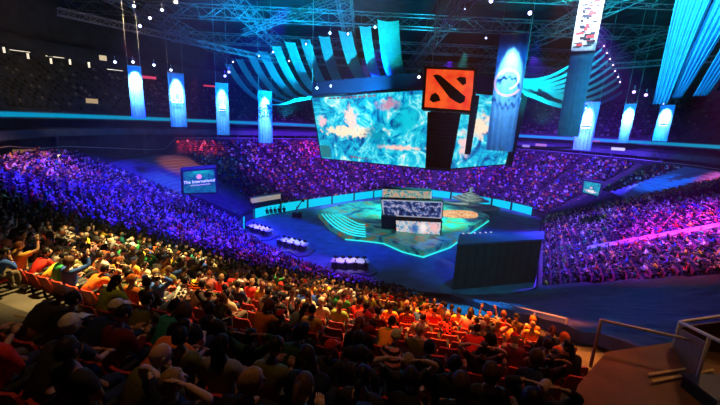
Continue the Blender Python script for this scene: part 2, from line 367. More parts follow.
def uvp(u, v, q, off): # point on a quad, v up
    p = lerp(lerp(q[3], q[2], u), lerp(q[0], q[1], u), v); nn = np.cross(q[1] - q[0], q[3] - q[0]); nn /= np.linalg.norm(nn)
    return p + (nn if nn @ (CAM - q[0]) > 0 else -nn) * off
Qm = (TL, TR, BR, BL)
hud = MB()
for (u0, v0, u1, v1) in [(.18, .955, .62, .985), (.33, .05, .62, .10)]:
    n_ = 11
    for k in range(n_):
        a = u0 + (u1 - u0) * k / n_; b = a + (u1 - u0) / n_ * .7; hud.quad(uvp(a, v0, Qm, .09), uvp(b, v0, Qm, .09), uvp(b, v1, Qm, .09), uvp(a, v1, Qm, .09))
hud.build('player_bar', mat('screen_dark_red', (.02, .02, .02), emit=(.25, .08, .1), estr=1), dsp)
mm_ = MB(); mm_.quad(uvp(.005, .02, Qm, .09), uvp(.115, .02, Qm, .09), uvp(.115, .22, Qm, .09), uvp(.005, .22, Qm, .09))
mm_.build('minimap', mat('screen_minimap', (.02, .02, .02), emit=(.02, .22, .25), estr=1), dsp)
TL2, TR2 = atr(452, 92, 47), atr(521, 98, 61); BL2, BR2 = atr(449, 168.5, 46), atr(505, 164, 60)
hub_r = empty('game_screen', (TL2 + BR2) / 2, 'giant hanging game screen facing the right crowd, partly hidden by a banner', 'screen')
gm2 = screen_mat('game_picture_right', GAME, 1.12, 3.4, [(.38, .55, .16, .2, (1, .75, .5), .5), (.2, .3, .1, .2, (.9, .6, .6), .6)], 4.0, 1.2)
display('display', (TL2, TR2, BR2, BL2), gm2, hub_r); thick_quad(MB(), (TL2, TR2, BR2, BL2), 1.2, .35).build('screen_frame', dark_m, hub_r)
# wedge wing of black drape to the right of the right screen, and the dark header truss above both screens
hd = empty('screen_header', TR + [0, 0, 1], 'dark header box running along the top of the hanging game screens', 'rigging')
for a, b in ((TL, TR), (TL2, TR2)):
    u = np.array([0, 0, 1.0]); q = (a + u * 2.6, b + u * 2.2, b + u * .45, a + u * .45)
    thick_quad(MB(), q, 1.0).build('header_panel', mat('navy_header', (.02, .03, .10), .6), hd)
mb = MB(); thick_quad(mb, (TR2 + [0, 0, .5], atr(528, 96, 63), atr(512, 166, 62), BR2 - [0, 0, .2]), .8); o = mb.build('side_drape', dark_m, origin=TR2); tag(o, 'black side drape closing the right end of the hanging screens', 'drape')
for k, (a, b) in enumerate([(TL, 'a'), (TR, 'b'), (TR2, 'c')]):
    o = MB().tube([a + [0, 0, 2], a + [0, 0, 40 - a[2]]], .05, 4).build('rigging_cable', metal_m, origin=a); tag(o, ['steel cable holding the left end of the screen cluster', 'steel cable holding the middle corner of the screen cluster', 'steel cable holding the right end of the screen cluster'][k], 'cable')

# ------------------------------------------------------------------ logo cube at the corner of the screens
ca, cb, cc, ce = atr(427, 69, 43), atr(474, 71, 43), atr(471, 110.5, 43), atr(424.5, 107, 43)
lc = empty('logo_box', (ca + cc) / 2, 'red and orange square box sign with black angular emblem at the screen corner', 'sign')
om = bpy.data.materials.new('orange_sign_face'); t, n, l = nt(om); b = n['Principled BSDF']
tc = n.new('ShaderNodeTexCoord'); nz = n.new('ShaderNodeTexNoise'); nz.inputs['Scale'].default_value = 1.0; nz.inputs['Detail'].default_value = 5
r = n.new('ShaderNodeValToRGB'); r.color_ramp.elements[0].position = .35; r.color_ramp.elements[0].color = (.75, .025, .012, 1); r.color_ramp.elements[1].position = .68; r.color_ramp.elements[1].color = (1, .13, .02, 1)
l.new(tc.outputs['Object'], nz.inputs[0]); l.new(nz.outputs['Fac'], r.inputs[0]); l.new(r.outputs[0], b.inputs['Emission Color']); b.inputs['Emission Strength'].default_value = 1.0; b.inputs['Base Color'].default_value = (.3, .03, .01, 1)
QL = (ca, cb, cc, ce)
thick_quad(MB(), QL, 6.0, .45).build('box_body', dark_m, lc); sf = display('sign_face', QL, om, lc, .1)
em = MB()
for poly in ([(.14, .84), (.22, .87), (.31, .84), (.86, .34), (.85, .22), (.76, .15), (.66, .20), (.52, .30), (.22, .72)], [(.10, .20), (.13, .33), (.22, .40), (.30, .32), (.34, .20), (.18, .13)], [(.64, .78), (.72, .84), (.84, .82), (.86, .68), (.79, .62)]):
    P = [uvp(u, v, QL, .2) for u, v in poly]; P2 = [uvp(u, v, QL, .12) for u, v in poly]; kk = len(P)
    em.add(P + P2, [tuple(range(kk))] + [(i, (i + 1) % kk, kk + (i + 1) % kk, kk + i) for i in range(kk)])
em.build('emblem', mat('emblem_black', (.01, .01, .01), .7), sf)
# line array loudspeakers hung below the sign
def line_array(px0, px1, y0, y1, r, n_, lab, bend=0.0, wd=2.6):
    a, b2 = atr(px0, y0, r), atr(px1, y1, r - bend); e = empty('line_array_speaker', a, lab, 'loudspeaker')
    ax = np.array([math.cos(math.radians(12)), -math.sin(math.radians(12)), 0])
    for k in range(n_):
        t = (k + .5) / n_; p = lerp(a, b2, t) + np.array([0, -math.sin(t * 1.4) * bend * .3, 0]); tilt = math.radians(5 + 22 * t)
        up = np.array([ax[1] * math.sin(tilt) * -1, -math.sin(tilt) * ax[0] * -1, math.cos(tilt)]); up /= np.linalg.norm(up); f_ = np.cross(ax, up)
        h = abs(a[2] - b2[2]) / n_ * .92; mb = MB(); mb.box(p, (wd * (1 - .25 * t), 1.0, h), (ax, f_, up))
        mb.box(p - f_ * .52, (wd * (1 - .25 * t) * .9, .06, h * .7), (ax, f_, up)); mb.build('speaker_cabinet', dark_m, e)
    MB().tube([a + [0, 0, .5], a - [0, 0, .3]], .06, 5).build('hanging_frame', metal_m, e)
line_array(444, 437, 113, 169, 43.5, 14, 'broad black line array loudspeaker hanging under the orange sign', 1.2, 3.9)
line_array(475.5, 467, 96, 153, 42.6, 12, 'narrow black loudspeaker column just right of the orange sign', .8, .8)

# ------------------------------------------------------------------ banners
def cloth_mat(name, c, trans=.0):
    return mat(name, c, .75, noise=.12, scale=2.0, spec=.1)
ban_m = cloth_mat('cyan_banner_cloth', (.13, .50, .80)); white_ban = cloth_mat('white_banner_cloth', (.7, .8, .85)); ink = mat('white_print', (.95, .95, .95), .7); dink = mat('dark_blue_print', (.03, .08, .2), .7)
def drape_strip(c0, c1, w0, w1, ax, fold=.18, nf=5, nu=28, nv=14, th=.02):
    """hanging cloth from c0 (top) to c1 (bottom) with vertical folds"""
    mb = MB(); ax = np.asarray(ax, float); nn = np.cross(ax, [0, 0, 1.0]); nn /= np.linalg.norm(nn)
    V = []
    for sgn in (0, 1):
        for j in range(nv + 1):
            t = j / nv; c = lerp(c0, c1, t); w_ = w0 + (w1 - w0) * t
            for k in range(nu + 1):
                u = k / nu - .5; V.append(c + ax * w_ * u + nn * (fold * t ** .5 * math.sin(u * 2 * math.pi * nf + 1.3 * math.sin(3 * t)) + sgn * th))
    W = nu + 1; Fc = []
    for s0 in (0, (nv + 1) * W):
        for j in range(nv):
            for k in range(nu): Fc.append((s0 + j * W + k, s0 + j * W + k + 1, s0 + (j + 1) * W + k + 1, s0 + (j + 1) * W + k))
    return mb.add(V, Fc)
def axis_at(az): a = math.radians(az); return np.array([math.cos(a), -math.sin(a), 0])
def text_part(txt, size, c, ax, nn, m, parent, name='lettering', upv=(0, 0, 1), ext=.02):
    cu = bpy.data.curves.new('t', 'FONT'); cu.body = txt; cu.size = size; cu.align_x = 'CENTER'; cu.align_y = 'CENTER'; cu.extrude = ext; cu.resolution_u = 2
    ob = bpy.data.objects.new('t', cu); me = bpy.data.meshes.new_from_object(ob); bpy.data.objects.remove(ob); bpy.data.curves.remove(cu)
    ax = np.asarray(ax); up = np.asarray(upv, float); up = up / np.linalg.norm(up); nn = np.asarray(nn); base = np.array(parent.location) + (np.array(parent.parent.location) if parent.parent else 0)
    for v in me.vertices:
        p = np.asarray(c) + ax * v.co.x + up * v.co.y + nn * v.co.z - base; v.co = p
    return link(name, me, m, parent)
def ring(mb, c, ax, up, r0, r1, nn, a0=0, a1=360, n=24):
    V = []; 
    for k in range(n + 1):
        a = math.radians(a0 + (a1 - a0) * k / n); d = ax * math.cos(a) + up * math.sin(a); V += [c + d * r0 + nn * .02, c + d * r1 + nn * .02]
    return mb.add(V, [(2 * k, 2 * k + 1, 2 * k + 3, 2 * k + 2) for k in range(n)])
UP = np.array([0, 0, 1.0])
def wid(p, px): return px * proj(p)[2] * math.cos(math.atan2(p[0], p[1])) / FPX
def banner(pt, pb, r, wpx, label, emblem=None, wpb=None, lit=55, m=None, hot=.22, lcol=(.8, .85, 1.0)):
    c0, c1 = atr(*pt, r), atr(*pb, r); c1[:2] = c0[:2]
    az = math.degrees(math.atan2(c0[0], c0[1])); ax = axis_at(az)
    w0 = wid(c0, wpx); w1 = wid(c1, wpb or wpx)
    e = empty('hanging_banner', c0, label, 'banner', None)
    bc = drape_strip(c0, c1, w0, w1, ax, .07 * w0 / 3).build('banner_cloth', m or ban_m, e, smooth=True)
    MB().tube([c0 - ax * w0 / 2, c0 + ax * w0 / 2], .06, 6).build('top_bar', metal_m, e)
    mb = MB(); 
    for s_ in (-.45, .45): mb.tube([c0 + ax * w0 * s_, c0 + ax * w0 * s_ + UP * (39 - c0[2])], .02, 4)
    mb.build('hanging_wire', metal_m, e)
    nn = np.cross(ax, UP); nn = nn if nn @ (CAM - c0) > 0 else -nn
    if emblem: emblem(bc, c0, c1, w0, ax, nn)
    # the banner's own spotlight, hung in front of and above it
    lp = c0 + nn * 1.7 + UP * 1.3; tg = lerp(c0, c1, hot + .12)
    spot('banner_spot', lp, tg, lcol, lit * K * .6, 30, 1.0, .15)
    spot('banner_wash', c0 + nn * 9 + UP * 1, lerp(c0, c1, .55), (.0, .26, 1), lit * K * .12, 60, .8, .3)
    return e, lp
def em_dd(e, c0, c1, w, ax, nn):
    c = lerp(c0, c1, .42) + nn * .22; mb = MB()
    def rect(x0, y0, x1, y1, th):
        for (a, b, cx, cy) in ((x0, x1, None, y0), (x0, x1, None, y1)): mb.box(c + ax * (a + b) / 2 * w + UP * cy * w, (abs(b - a) * w + th, .03, th), (ax, nn, UP))
        for (a, b, cx) in ((y0, y1, x0), (y0, y1, x1)): mb.box(c + ax * cx * w + UP * (a + b) / 2 * w, (th, .03, abs(b - a) * w + th), (ax, nn, UP))
    rect(-.34, -.42, .34, .42, .13); rect(-.16, -.24, .18, .22, .13); mb.box(c + ax * -.42 * w + UP * -.3 * w, (.1 * w, .03, .12), (ax, nn, UP))
    mb.build('emblem', ink, e)
def em_small(e, c0, c1, w, ax, nn):
    c = lerp(c0, c1, .45) + nn * .22; mb = MB(); mb.add([c - ax * w * .3 - UP * .3, c + ax * w * .3 - UP * .3, c + ax * w * .05 + UP * .9], [(0, 1, 2)]); mb.box(c - UP * .7, (.5 * w, .03, .15), (ax, nn, UP)); mb.build('emblem', ink, e)
def em_og(e, c0, c1, w, ax, nn):
    c = lerp(c0, c1, .38) + nn * .22; text_part('OG', 1.9, c, ax, nn, dink, e)
    ring(MB(), c, ax, UP, .47 * w, .38 * w, nn, 20, 160).build('emblem_arc', dink, e); ring(MB(), c, ax, UP, .46 * w, .40 * w, nn, 200, 340).build('emblem_arc', dink, e)
def em_ring(e, c0, c1, w, ax, nn):
    c = lerp(c0, c1, .40) + nn * .22; mb = MB(); ring(mb, c, ax, UP, .50 * w, .42 * w, nn, 100, 330); ring(mb, c + UP * .3, ax, UP, .36 * w, .30 * w, nn, -80, 150)
    mb.build('emblem', mat('pink_print', (.95, .6, .7), .7, emit=(.6, .25, .35), estr=.0), e)
def em_team(e, c0, c1, w, ax, nn):
    c = lerp(c0, c1, .45) + nn * .22; text_part('DAC', .9, c, ax, nn, ink, e) if False else em_small(e, c0, c1, w, ax, nn)
FIX = []
ORD = ['first', 'second', 'third', 'fourth', 'fifth', 'sixth', 'seventh', 'eighth', 'ninth', 'tenth', 'eleventh']
for a in [((134, 66), (138, 118), 52, 14, 'narrow cyan hanging banner, first from the left, above the balcony ribbon', None, None, 34),
          ((175.5, 73), (179, 127), 62, 16.5, 'cyan hanging banner with a white double-outlined square emblem', em_dd, None, 42),
          ((221.5, 83), (223.5, 135), 74, 13, 'cyan hanging banner between the square-emblem banner and the OG banner', em_small, None, 36),
          ((265, 91), (267, 143), 74, 14, 'pale cyan hanging banner printed with dark OG lettering', em_og, None, 58),
          ((515, 34), (500, 151), 40, 30, 'wide cyan hanging banner with a pink ring emblem covering the right screen', em_ring, 27, 30),
          ((590.5, 102), (581, 150), 78, 20, 'blue hanging banner just right of the tall white-topped banner', em_small, 18, 52),
          ((631, 104), (624, 143), 80, 12, 'slim blue hanging banner with bright white glare, in the right side hall', None, 10, 52),
          ((668, 105), (660, 141), 80, 15, 'blue hanging banner below the big gathered cyan cloth', em_small, None, 36)]:
    _, lp = banner(*a[:5], a[5], a[6], a[7]); FIX.append(lp)
# tall printed banner, white sponsor panel on top
e, _ = banner((597, -28), (562, 136), 36, 25, 'very tall narrow banner, white top panel with red and black marks', None, 22, 14, cloth_mat('navy_banner_cloth', (.06, .28, .45)), .05)
c0, c1 = atr(597, -28, 36), atr(562, 136, 36); c1[:2] = c0[:2]; az = math.degrees(math.atan2(c0[0], c0[1])); ax = axis_at(az); nn = np.cross(ax, UP); nn = nn if nn @ (CAM - c0) > 0 else -nn
w_ = wid(c0, 25)
mb = drape_strip(c0 + nn * .3, lerp(c0, c1, .46) + nn * .3, w_, w_, ax, .02); mb.build('printed_panel', white_ban, e, smooth=True)
mbr, mbk = MB(), MB(); rr = random.Random(4)
for k in range(60):
    t = .10 + .34 * k / 60; p = lerp(c0, c1, t) + nn * .36 + ax * rr.uniform(-.28, .28) * w_
    (mbr if k % 4 == 1 else mbk).box(p, (rr.uniform(.15, .6), .03, rr.uniform(.06, .26)), (ax, nn, UP))
mbr.build('red_mark', mat('red_print', (.7, .05, .06), .7), e); mbk.build('black_mark', mat('black_print', (.02, .03, .06), .7), e)
spot('banner_spot', c0 + nn * 5 - UP * 1, lerp(c0, c1, .25), (.75, .92, 1), 9 * K, 50, .8, .2)
# big gathered cloth top right
big = empty('gathered_cloth', atr(700, 0, 30), 'big gathered cyan cloth hanging in long folds at the top right', 'drape')
for (pt, pb, r, wa, wb) in [((703, -30), (660, 104), 30, 34, 12), ((742, -30), (676, 98), 31, 34, 9), ((775, -20), (700, 96), 32, 30, 12), ((795, 0), (722, 90), 33, 24, 10)]:
    a, b_ = atr(*pt, r), atr(*pb, r + 1); az = math.degrees(math.atan2(a[0], a[1])); ax_ = axis_at(az)
    drape_strip(a, b_, wid(a, wa) * 1.25, wid(b_, wb) * 1.25, ax_, .5, 5, 60, 16).build('cloth_fold', ban_m, big, smooth=True)
spot('cloth_spot', atr(690, 20, 20) + UP * 8, atr(690, 20, 30), (.1, .75, 1), 22 * K, 50, .9)
spot('cloth_spot', atr(640, 60, 26) + UP * -3, atr(690, 60, 30), (0, .4, .8), 5 * K, 60, .9)

# ------------------------------------------------------------------ fan drapes from the roof down to the screens
drape_l = cloth_mat('teal_drape_cloth', (.16, .60, .68))
def ribbon_curve(A, B, w0, w1, axw, sag, n=18):
    mb = MB(); V = []
    for s_ in (0, 1):
        for j in range(n + 1):
            t = j / n; p = lerp(A, B, t) - UP * sag * 4 * t * (1 - t); w_ = w0 + (w1 - w0) * t
            for k in range(5):
                u = k / 4 - .5; V.append(p + np.asarray(axw) * w_ * u - UP * (.25 * (1 - 4 * u * u)) * w_ * .3 + UP * .02 * s_)
    Fc = []
    for s0 in (0, (n + 1) * 5):
        for j in range(n):
            for k in range(4): Fc.append((s0 + j * 5 + k, s0 + j * 5 + k + 1, s0 + (j + 1) * 5 + k + 1, s0 + (j + 1) * 5 + k))
    return mb.add(V, Fc)
LA = [(228, 64), (239, 59), (251, 55), (263, 51), (276, 46), (290, 42), (305, 39), (324, 36), (345, 31), (365, 26), (388, 20)]
LE = [(298, 99), (305, 97.5), (313, 96), (322, 94.5), (331, 92.5), (340, 90.5), (350, 88.5), (361, 86), (373, 83), (385, 80), (402, 76)]
WL = [6, 6, 7, 8, 8, 9, 9, 10, 12, 10, 19]
def at_z_on_az(x, y, z, rmax, rmin=30):
    d = ray(x, y); h = math.hypot(d[0], d[1]); r = (z - H) / d[2] * h if d[2] > 1e-4 else rmax
    return atr(x, y, min(max(r, rmin), rmax))
hdir = (TR - TL) / np.linalg.norm(TR - TL)
ordn = ['first (outermost)', 'second', 'third', 'fourth', 'fifth', 'sixth', 'seventh', 'eighth', 'ninth', 'tenth', 'widest innermost']
for k, (a, e_, wp) in enumerate(zip(LA, LE, WL)):
    A = at_z_on_az(*a, 32, 95); E_ = atr(*e_, 62 - 14 * (e_[0] - 312) / 110)
    ra, re = np.linalg.norm(A - CAM), np.linalg.norm(E_ - CAM)
    dw = np.array([A[0] - E_[0], A[1] - E_[1], 0]); axw = axis_at(math.degrees(math.atan2(A[0], A[1])))
    o = ribbon_curve(A, E_, wp * ra / FPX, wp * re / FPX * .9, axw, 4.2 if k < 8 else 2.6).build('fan_drape', drape_l, smooth=True, origin=A)
    tag(o, f'{ordn[k]} strip, counted from the left, of the curved blue-green fan drapes', 'drape', 'fan drapes left of the orange sign')
RA = [(597, 43), (602, 49), (605, 55), (608, 61), (611, 67), (614, 73), (617, 79), (620, 85), (622, 92)]
RE = [(513, 78), (514, 80.5), (515, 83), (516, 85.5), (518, 88), (521, 90.5), (524, 93), (530, 95), (538, 98)]
for k, (a, e_) in enumerate(zip(RA, RE)):
    A = atr(*a, 66 + 3.2 * k); E_ = atr(*e_, 62); ra, re = np.linalg.norm(A - CAM), np.linalg.norm(E_ - CAM)
    o = ribbon_curve(A, E_, 3.4 * ra / FPX, 4.2 * re / FPX, np.array([.35, .35, .87]), 2.2).build('fan_drape', drape_l, smooth=True, origin=A)
    tag(o, f'{ordn[k] if k else "topmost"} strip, counted from the top, of the teal fan drapes right of the orange sign', 'drape', 'fan drapes right of the screens')
spot('drape_light', atr(360, 120, 44) + UP * -2, atr(340, 60, 60), (0, .6, .9), 66 * K, 80, .8)
spot('drape_light', atr(240, 130, 56), atr(250, 62, 76), (0, .35, 1), 40 * K, 60, .8)
spot('drape_light', atr(285, 120, 60), atr(290, 70, 66), (0, .5, 1), 100 * K, 90, .8)
spot('drape_light', atr(405, 100, 40) + UP * -1, atr(395, 60, 46), (0, 1, .8), 4 * K, 60, .8)
spot('drape_light', atr(540, 125, 54), atr(560, 80, 62), (0, .75, .8), 30 * K, 90, .8)

# ------------------------------------------------------------------ stage lamps
def lamp(p, aim_, label, group, glow, s=.35):
    e = empty('stage_lamp', p, label, 'stage lamp', group); d = np.asarray(aim_, float) - p; d /= np.linalg.norm(d)
    q = np.asarray(p); hs = MB().tube([q - d * s * 1.6, q - d * s * .8, q], [s * .45, s * .7, s * .8], 8).build('lamp_housing', dark_m, e)
    MB().tube([q - d * .02, q + d * .04], s * .42, 10).build('lens', glow, hs)
    MB().tube([q - d * s * .8 + UP * s * 1.8, q - d * s * .8], s * .12, 5).build('clamp', metal_m, e)
def look(p): return p + (CAM - p) * .6 - UP * 4
for n_, (x, y) in enumerate([(317, 88), (331, 86), (345, 84), (361, 83), (378, 81), (397, 79), (419, 77)]):
    p = atr(x, y, 60 - 13 * (x - 312) / 110); lamp(p, look(p), f'glowing stage lamp, {ORD[n_]} from the left, in the row above the left game screen', 'lamps above the left screen', blue_glow, .45)
for n_, (x, y) in enumerate([(233, 62), (250, 74), (259, 56), (262, 79), (273, 52), (289, 61), (306, 44), (330, 33), (348, 34), (375, 27)]):
    p = at_z_on_az(x, y, 31, 92); lamp(p, look(p), f'small glowing stage lamp, {ORD[n_]} from the left, among the left fan drapes', 'lamps among the left drapes', blue_glow, .42)
for n_, (x, y) in enumerate([(603, 46), (606, 53), (609, 59), (612, 65), (614, 71), (617, 77), (619, 82)]):
    p = atr(x + 1, y, 72); lamp(p, look(p), f'small glowing stage lamp, {ORD[n_]} from the top, in the row down the right fan drapes', 'lamps along the right drapes', violet_glow, .28)
for n_, (x, y) in enumerate([(115, 62), (133, 62), (134, 6), (140, 26), (150, 18), (154, 65), (162, 10), (171, 70), (176, 2), (225, 76), (229, 72)]):
    p = atr(x, y, 52 if y > 50 else 46); lamp(p, look(p), f'bluish-white stage lamp, {ORD[n_]} from the left, hanging over the left side hall', 'lamps over the left hall', blue_glow, .36)
for n_, (x, y) in enumerate([(634, 92), (646, 95), (661, 93), (663, 103)]):
    p = atr(x, y, 75); lamp(p, look(p), f'small violet stage lamp, {ORD[n_]} from the left, hanging over the right side hall', 'lamps over the right hall', violet_glow, .55)
for n_, (x, y, s_) in enumerate([(465, 9, .15), (486, 38, .25), (491, 1, .5), (530, 13, .5)]):
    p = atr(x, y, 44); lamp(p, look(p), f'bluish-white stage lamp, {ORD[n_]} from the left, above the wide ring-emblem banner', 'lamps above the ring banner', blue_glow, s_)
for n_, (x, y, ln) in enumerate([(4, 50, 0), (28, 56, 0), (51, 61, 0), (70, 62, 0), (89, 65, 0), (20, 51, 1), (55, 57, 1), (115, 70, 1)]):
    p = atr(x, y, 58); e = empty('gallery_light', p, (f'{ORD[n_ - 6]} from the left of the long level' if ln else f'{ORD[n_]} from the left of the short upright') + ' warm lamps on the upper gallery', 'lamp', 'long gallery lamps' if ln else 'upright gallery lamps')
    ax = axis_at(-42); mb = MB(); mb.box(p, (1.7, .1, .06) if ln else (.2, .12, .6), (ax, np.cross(ax, UP), UP)); mb.build('tube', white_glow, e)
    MB().box(p + UP * (.15 if ln else .55), (2.5, .2, .1) if ln else (.5, .3, .12), (ax, np.cross(ax, UP), UP)).build('housing', dark_m, e)
# ------------------------------------------------------------------ covered seat blocks, vomitories
def patch(name, i0, i1, d0, d1, off, m_, rip=0.0, ripn=0, thick=.5, ni=24, nd=26, flat=None, seed=0):
    mb = MB(); V = []; r_ = random.Random(seed)
    W = [[r_.uniform(-1, 1) for _ in range(nd + 1)] for _ in range(ni + 1)]
    for lay in (0, 1):
        for a in range(ni + 1):
            for b in range(nd + 1):
                i = i0 + (i1 - i0) * a / ni; d = d0 + (d1 - d0) * b / nd
                z = (zt(d) if flat is None else flat) + off + rip * math.copysign(1, math.sin((b + .5) / nd * math.pi * 2 * ripn)) + (.12 * W[a][b] if rip == 0 and flat is None else 0)
                V.append(at(i, d, z - lay * thick))
    n1 = nd + 1; o1 = (ni + 1) * n1; Fc = []
    for a in range(ni):
        for b in range(nd):
            Fc.append((a * n1 + b, a * n1 + b + 1, (a + 1) * n1 + b + 1, (a + 1) * n1 + b)); Fc.append((o1 + a * n1 + b, o1 + (a + 1) * n1 + b, o1 + (a + 1) * n1 + b + 1, o1 + a * n1 + b + 1))
    for a in range(ni):
        for b in (0, nd): Fc.append((a * n1 + b, (a + 1) * n1 + b, o1 + (a + 1) * n1 + b, o1 + a * n1 + b))
    for b in range(nd):
        for a in (0, ni): Fc.append((a * n1 + b, a * n1 + b + 1, o1 + a * n1 + b + 1, o1 + a * n1 + b))
    mb.add(V, Fc); return mb.build(name, m_, smooth=False, origin=at((i0 + i1) / 2, d0, 0))
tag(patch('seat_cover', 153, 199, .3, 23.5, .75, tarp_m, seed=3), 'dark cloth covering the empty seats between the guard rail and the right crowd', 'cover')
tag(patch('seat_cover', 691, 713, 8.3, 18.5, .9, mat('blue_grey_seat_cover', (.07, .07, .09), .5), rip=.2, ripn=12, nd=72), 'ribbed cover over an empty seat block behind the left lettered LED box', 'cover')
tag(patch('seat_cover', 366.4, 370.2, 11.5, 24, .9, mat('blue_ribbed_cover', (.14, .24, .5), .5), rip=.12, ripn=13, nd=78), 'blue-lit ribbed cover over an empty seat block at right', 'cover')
tag(patch('black_drape_wall', 688, 712, .2, 8.0, 1.3, dark_m, thick=1.6), 'black draped player tunnel at the left corner of the arena floor', 'drape')
tag(patch('black_drape_wall', 363.5, 371.5, .2, 10.8, 1.3, dark_m, thick=1.6), 'black draped tunnel block at the right corner of the arena floor', 'drape')
spot('cover_light', at(366, 10, 24), at(368, 18, 9), (0, .25, 1), 22 * K, 34, .7)
spot('cover_light', at(702, 8, 24), at(696, 15, 7), (1, .25, .12), 40 * K, 34, .9)
spot('cover_light', at(705, 2, 20), at(709, 11, 6), (0.05, .3, 1), 26 * K, 34, .9)

tag(patch('aisle_strip', 244, 249.5, 5.0, 26, .85, mat('light_catching_strip', (.45, .38, .42), .8), thick=.7, flat=None), 'broad magenta-lit aisle strip running up through the right crowd', 'aisle')  # added pale strip, raised so the magenta light shows on the aisle
spot('aisle_light', at(247, 2, 28), at(247, 13, 6), (.7, .02, .9), 90 * K, 34, .9)
# boards round the floor
def board(i0, i1, h, m_, name, label, group=None, d=-.25, z0=.1, frame=True, cat='LED board'):
    e = empty(name, at((i0 + i1) / 2, d, z0), label, cat, group); n_ = max(2, int(abs(i1 - i0) / 3)); mb = MB(); V = []
    for k in range(n_ + 1):
        i = i0 + (i1 - i0) * k / n_; V += [at(i, d, z0), at(i, d, z0 + h), at(i, d + .15, z0 + h), at(i, d + .15, z0)]
    mb.add(V, [(4 * k + j, 4 * k + (j + 1) % 4, 4 * k + 4 + (j + 1) % 4, 4 * k + 4 + j) for k in range(n_) for j in range(4)] + [(0, 1, 2, 3), (4 * n_ + 3, 4 * n_ + 2, 4 * n_ + 1, 4 * n_)])
    mb.build('display_panel', m_, e)
    if frame:
        MB().box(at(i0, d - .02, z0 + h / 2), (.15, .15, h + .1)).build('end_post', dark_m, e); MB().box(at(i1, d - .02, z0 + h / 2), (.15, .15, h + .1)).build('end_post', dark_m, e)
    return e
places = ['leftmost', 'second', 'third', 'fourth', 'fifth', 'rightmost']
edges = [694, 668, 641, 614, 587, 561, 536]
for k in range(6): board(edges[k] - .5, edges[k + 1] + .5, 1.65, led_cyan, 'led_board', f'{places[k]} glowing cyan LED board along the far left edge of the arena floor', 'cyan LED boards far left')
edges = [492, 470, 449, 428, 408, 386]
for k in range(5): board(edges[k] - .5, edges[k + 1] + .5, 1.65, led_cyan, 'led_board', f'{["first", "second", "third", "fourth", "fifth"][k]} cyan LED board rightwards from the stage booth along the far right edge', 'cyan LED boards far right')
board(714, 726, 1.6, led_cyan, 'led_board', 'short cyan LED board standing alone at the left corner of the floor', None, -.6)
board(0 + 8, 200, 1.15, dark_m, 'front_barrier', 'black barrier wall along the near edge of the arena floor', None, -.1, 0, False, 'barrier')
board(200, 330, 1.15, dark_m, 'front_barrier', 'black barrier wall in front of the right crowd block', None, -.1, 0, False, 'barrier')

# ------------------------------------------------------------------ centre stage
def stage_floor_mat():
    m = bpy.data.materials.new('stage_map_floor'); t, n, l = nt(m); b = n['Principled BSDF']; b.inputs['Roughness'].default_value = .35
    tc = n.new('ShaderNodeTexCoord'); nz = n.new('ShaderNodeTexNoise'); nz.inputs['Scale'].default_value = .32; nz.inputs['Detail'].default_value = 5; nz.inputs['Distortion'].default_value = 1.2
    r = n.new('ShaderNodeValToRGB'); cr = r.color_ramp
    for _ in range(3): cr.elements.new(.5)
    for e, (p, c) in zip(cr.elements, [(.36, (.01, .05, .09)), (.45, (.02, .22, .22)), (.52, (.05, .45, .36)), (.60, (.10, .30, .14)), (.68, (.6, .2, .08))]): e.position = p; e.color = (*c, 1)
    l.new(tc.outputs['Object'], nz.inputs[0]); l.new(nz.outputs['Fac'], r.inputs[0]); l.new(r.outputs[0], b.inputs['Base Color']); l.new(r.outputs[0], b.inputs['Emission Color']); b.inputs['Emission Strength'].default_value = .3; return m  # light of the projected map put into the floor colour and emission
stage_px = [(318, 211), (330, 224), (346, 233), (368, 235), (384, 237), (403, 245), (423.5, 250), (450, 241), (489, 216), (470, 205), (440, 200), (385, 199), (345, 203)]
poly = [atz(x, y, 1.1)[:2] for x, y in stage_px]; sc0 = np.append(np.mean(poly, 0), 0)
st = empty('centre_stage', sc0, 'raised angular centre stage with map-patterned floor and glowing teal edges', 'stage')
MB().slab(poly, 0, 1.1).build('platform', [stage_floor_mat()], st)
teal_glow = mat('teal_edge_light', (.0, .2, .2), .4, emit=(.02, .75, .75), estr=1.3); mb = MB()
for k in range(2, 8):
    a, b_ = atz(*stage_px[k], 1.1), atz(*stage_px[k + 1], 1.1); a[2] = b_[2] = .12; c_ = sc0[:2]
    for q in (a, b_): q[:2] += (q[:2] - c_) / np.linalg.norm(q[:2] - c_) * .15
    mb.tube([a, b_], .09, 6)
mb.build('edge_light', teal_glow, st)
for k in range(6):                             # curved steps of the left wing
    s_ = k / 5; P0, P1, P2, P3 = (322 + 17 * s_, 214 + .5 * s_), (331 + 20 * s_, 226 - 7 * s_), (344 + 12 * s_, 236 - 11 * s_), (366 - 1 * s_, 236.5 - 12 * s_)
    pts = []
    for q in range(13):
        t = q / 12; x = (1 - t) ** 3 * P0[0] + 3 * (1 - t) ** 2 * t * P1[0] + 3 * (1 - t) * t * t * P2[0] + t ** 3 * P3[0]; y = (1 - t) ** 3 * P0[1] + 3 * (1 - t) ** 2 * t * P1[1] + 3 * (1 - t) * t * t * P2[1] + t ** 3 * P3[1]
        pts.append(atz(x, y, 1.2 + .1 * k))
    mb = MB(); mb.tube(pts, .11, 5); mb.build('curved_step_light', teal_glow, st)
mb = MB(); pts = []
for q in range(24):
    a = 2 * math.pi * q / 24; pts.append(atz(459 + 19 * math.copysign(abs(math.cos(a)) ** .6, math.cos(a)), 214.5 + .06 * 19 * math.cos(a) + 3.4 * math.sin(a), 1.1)[:2])
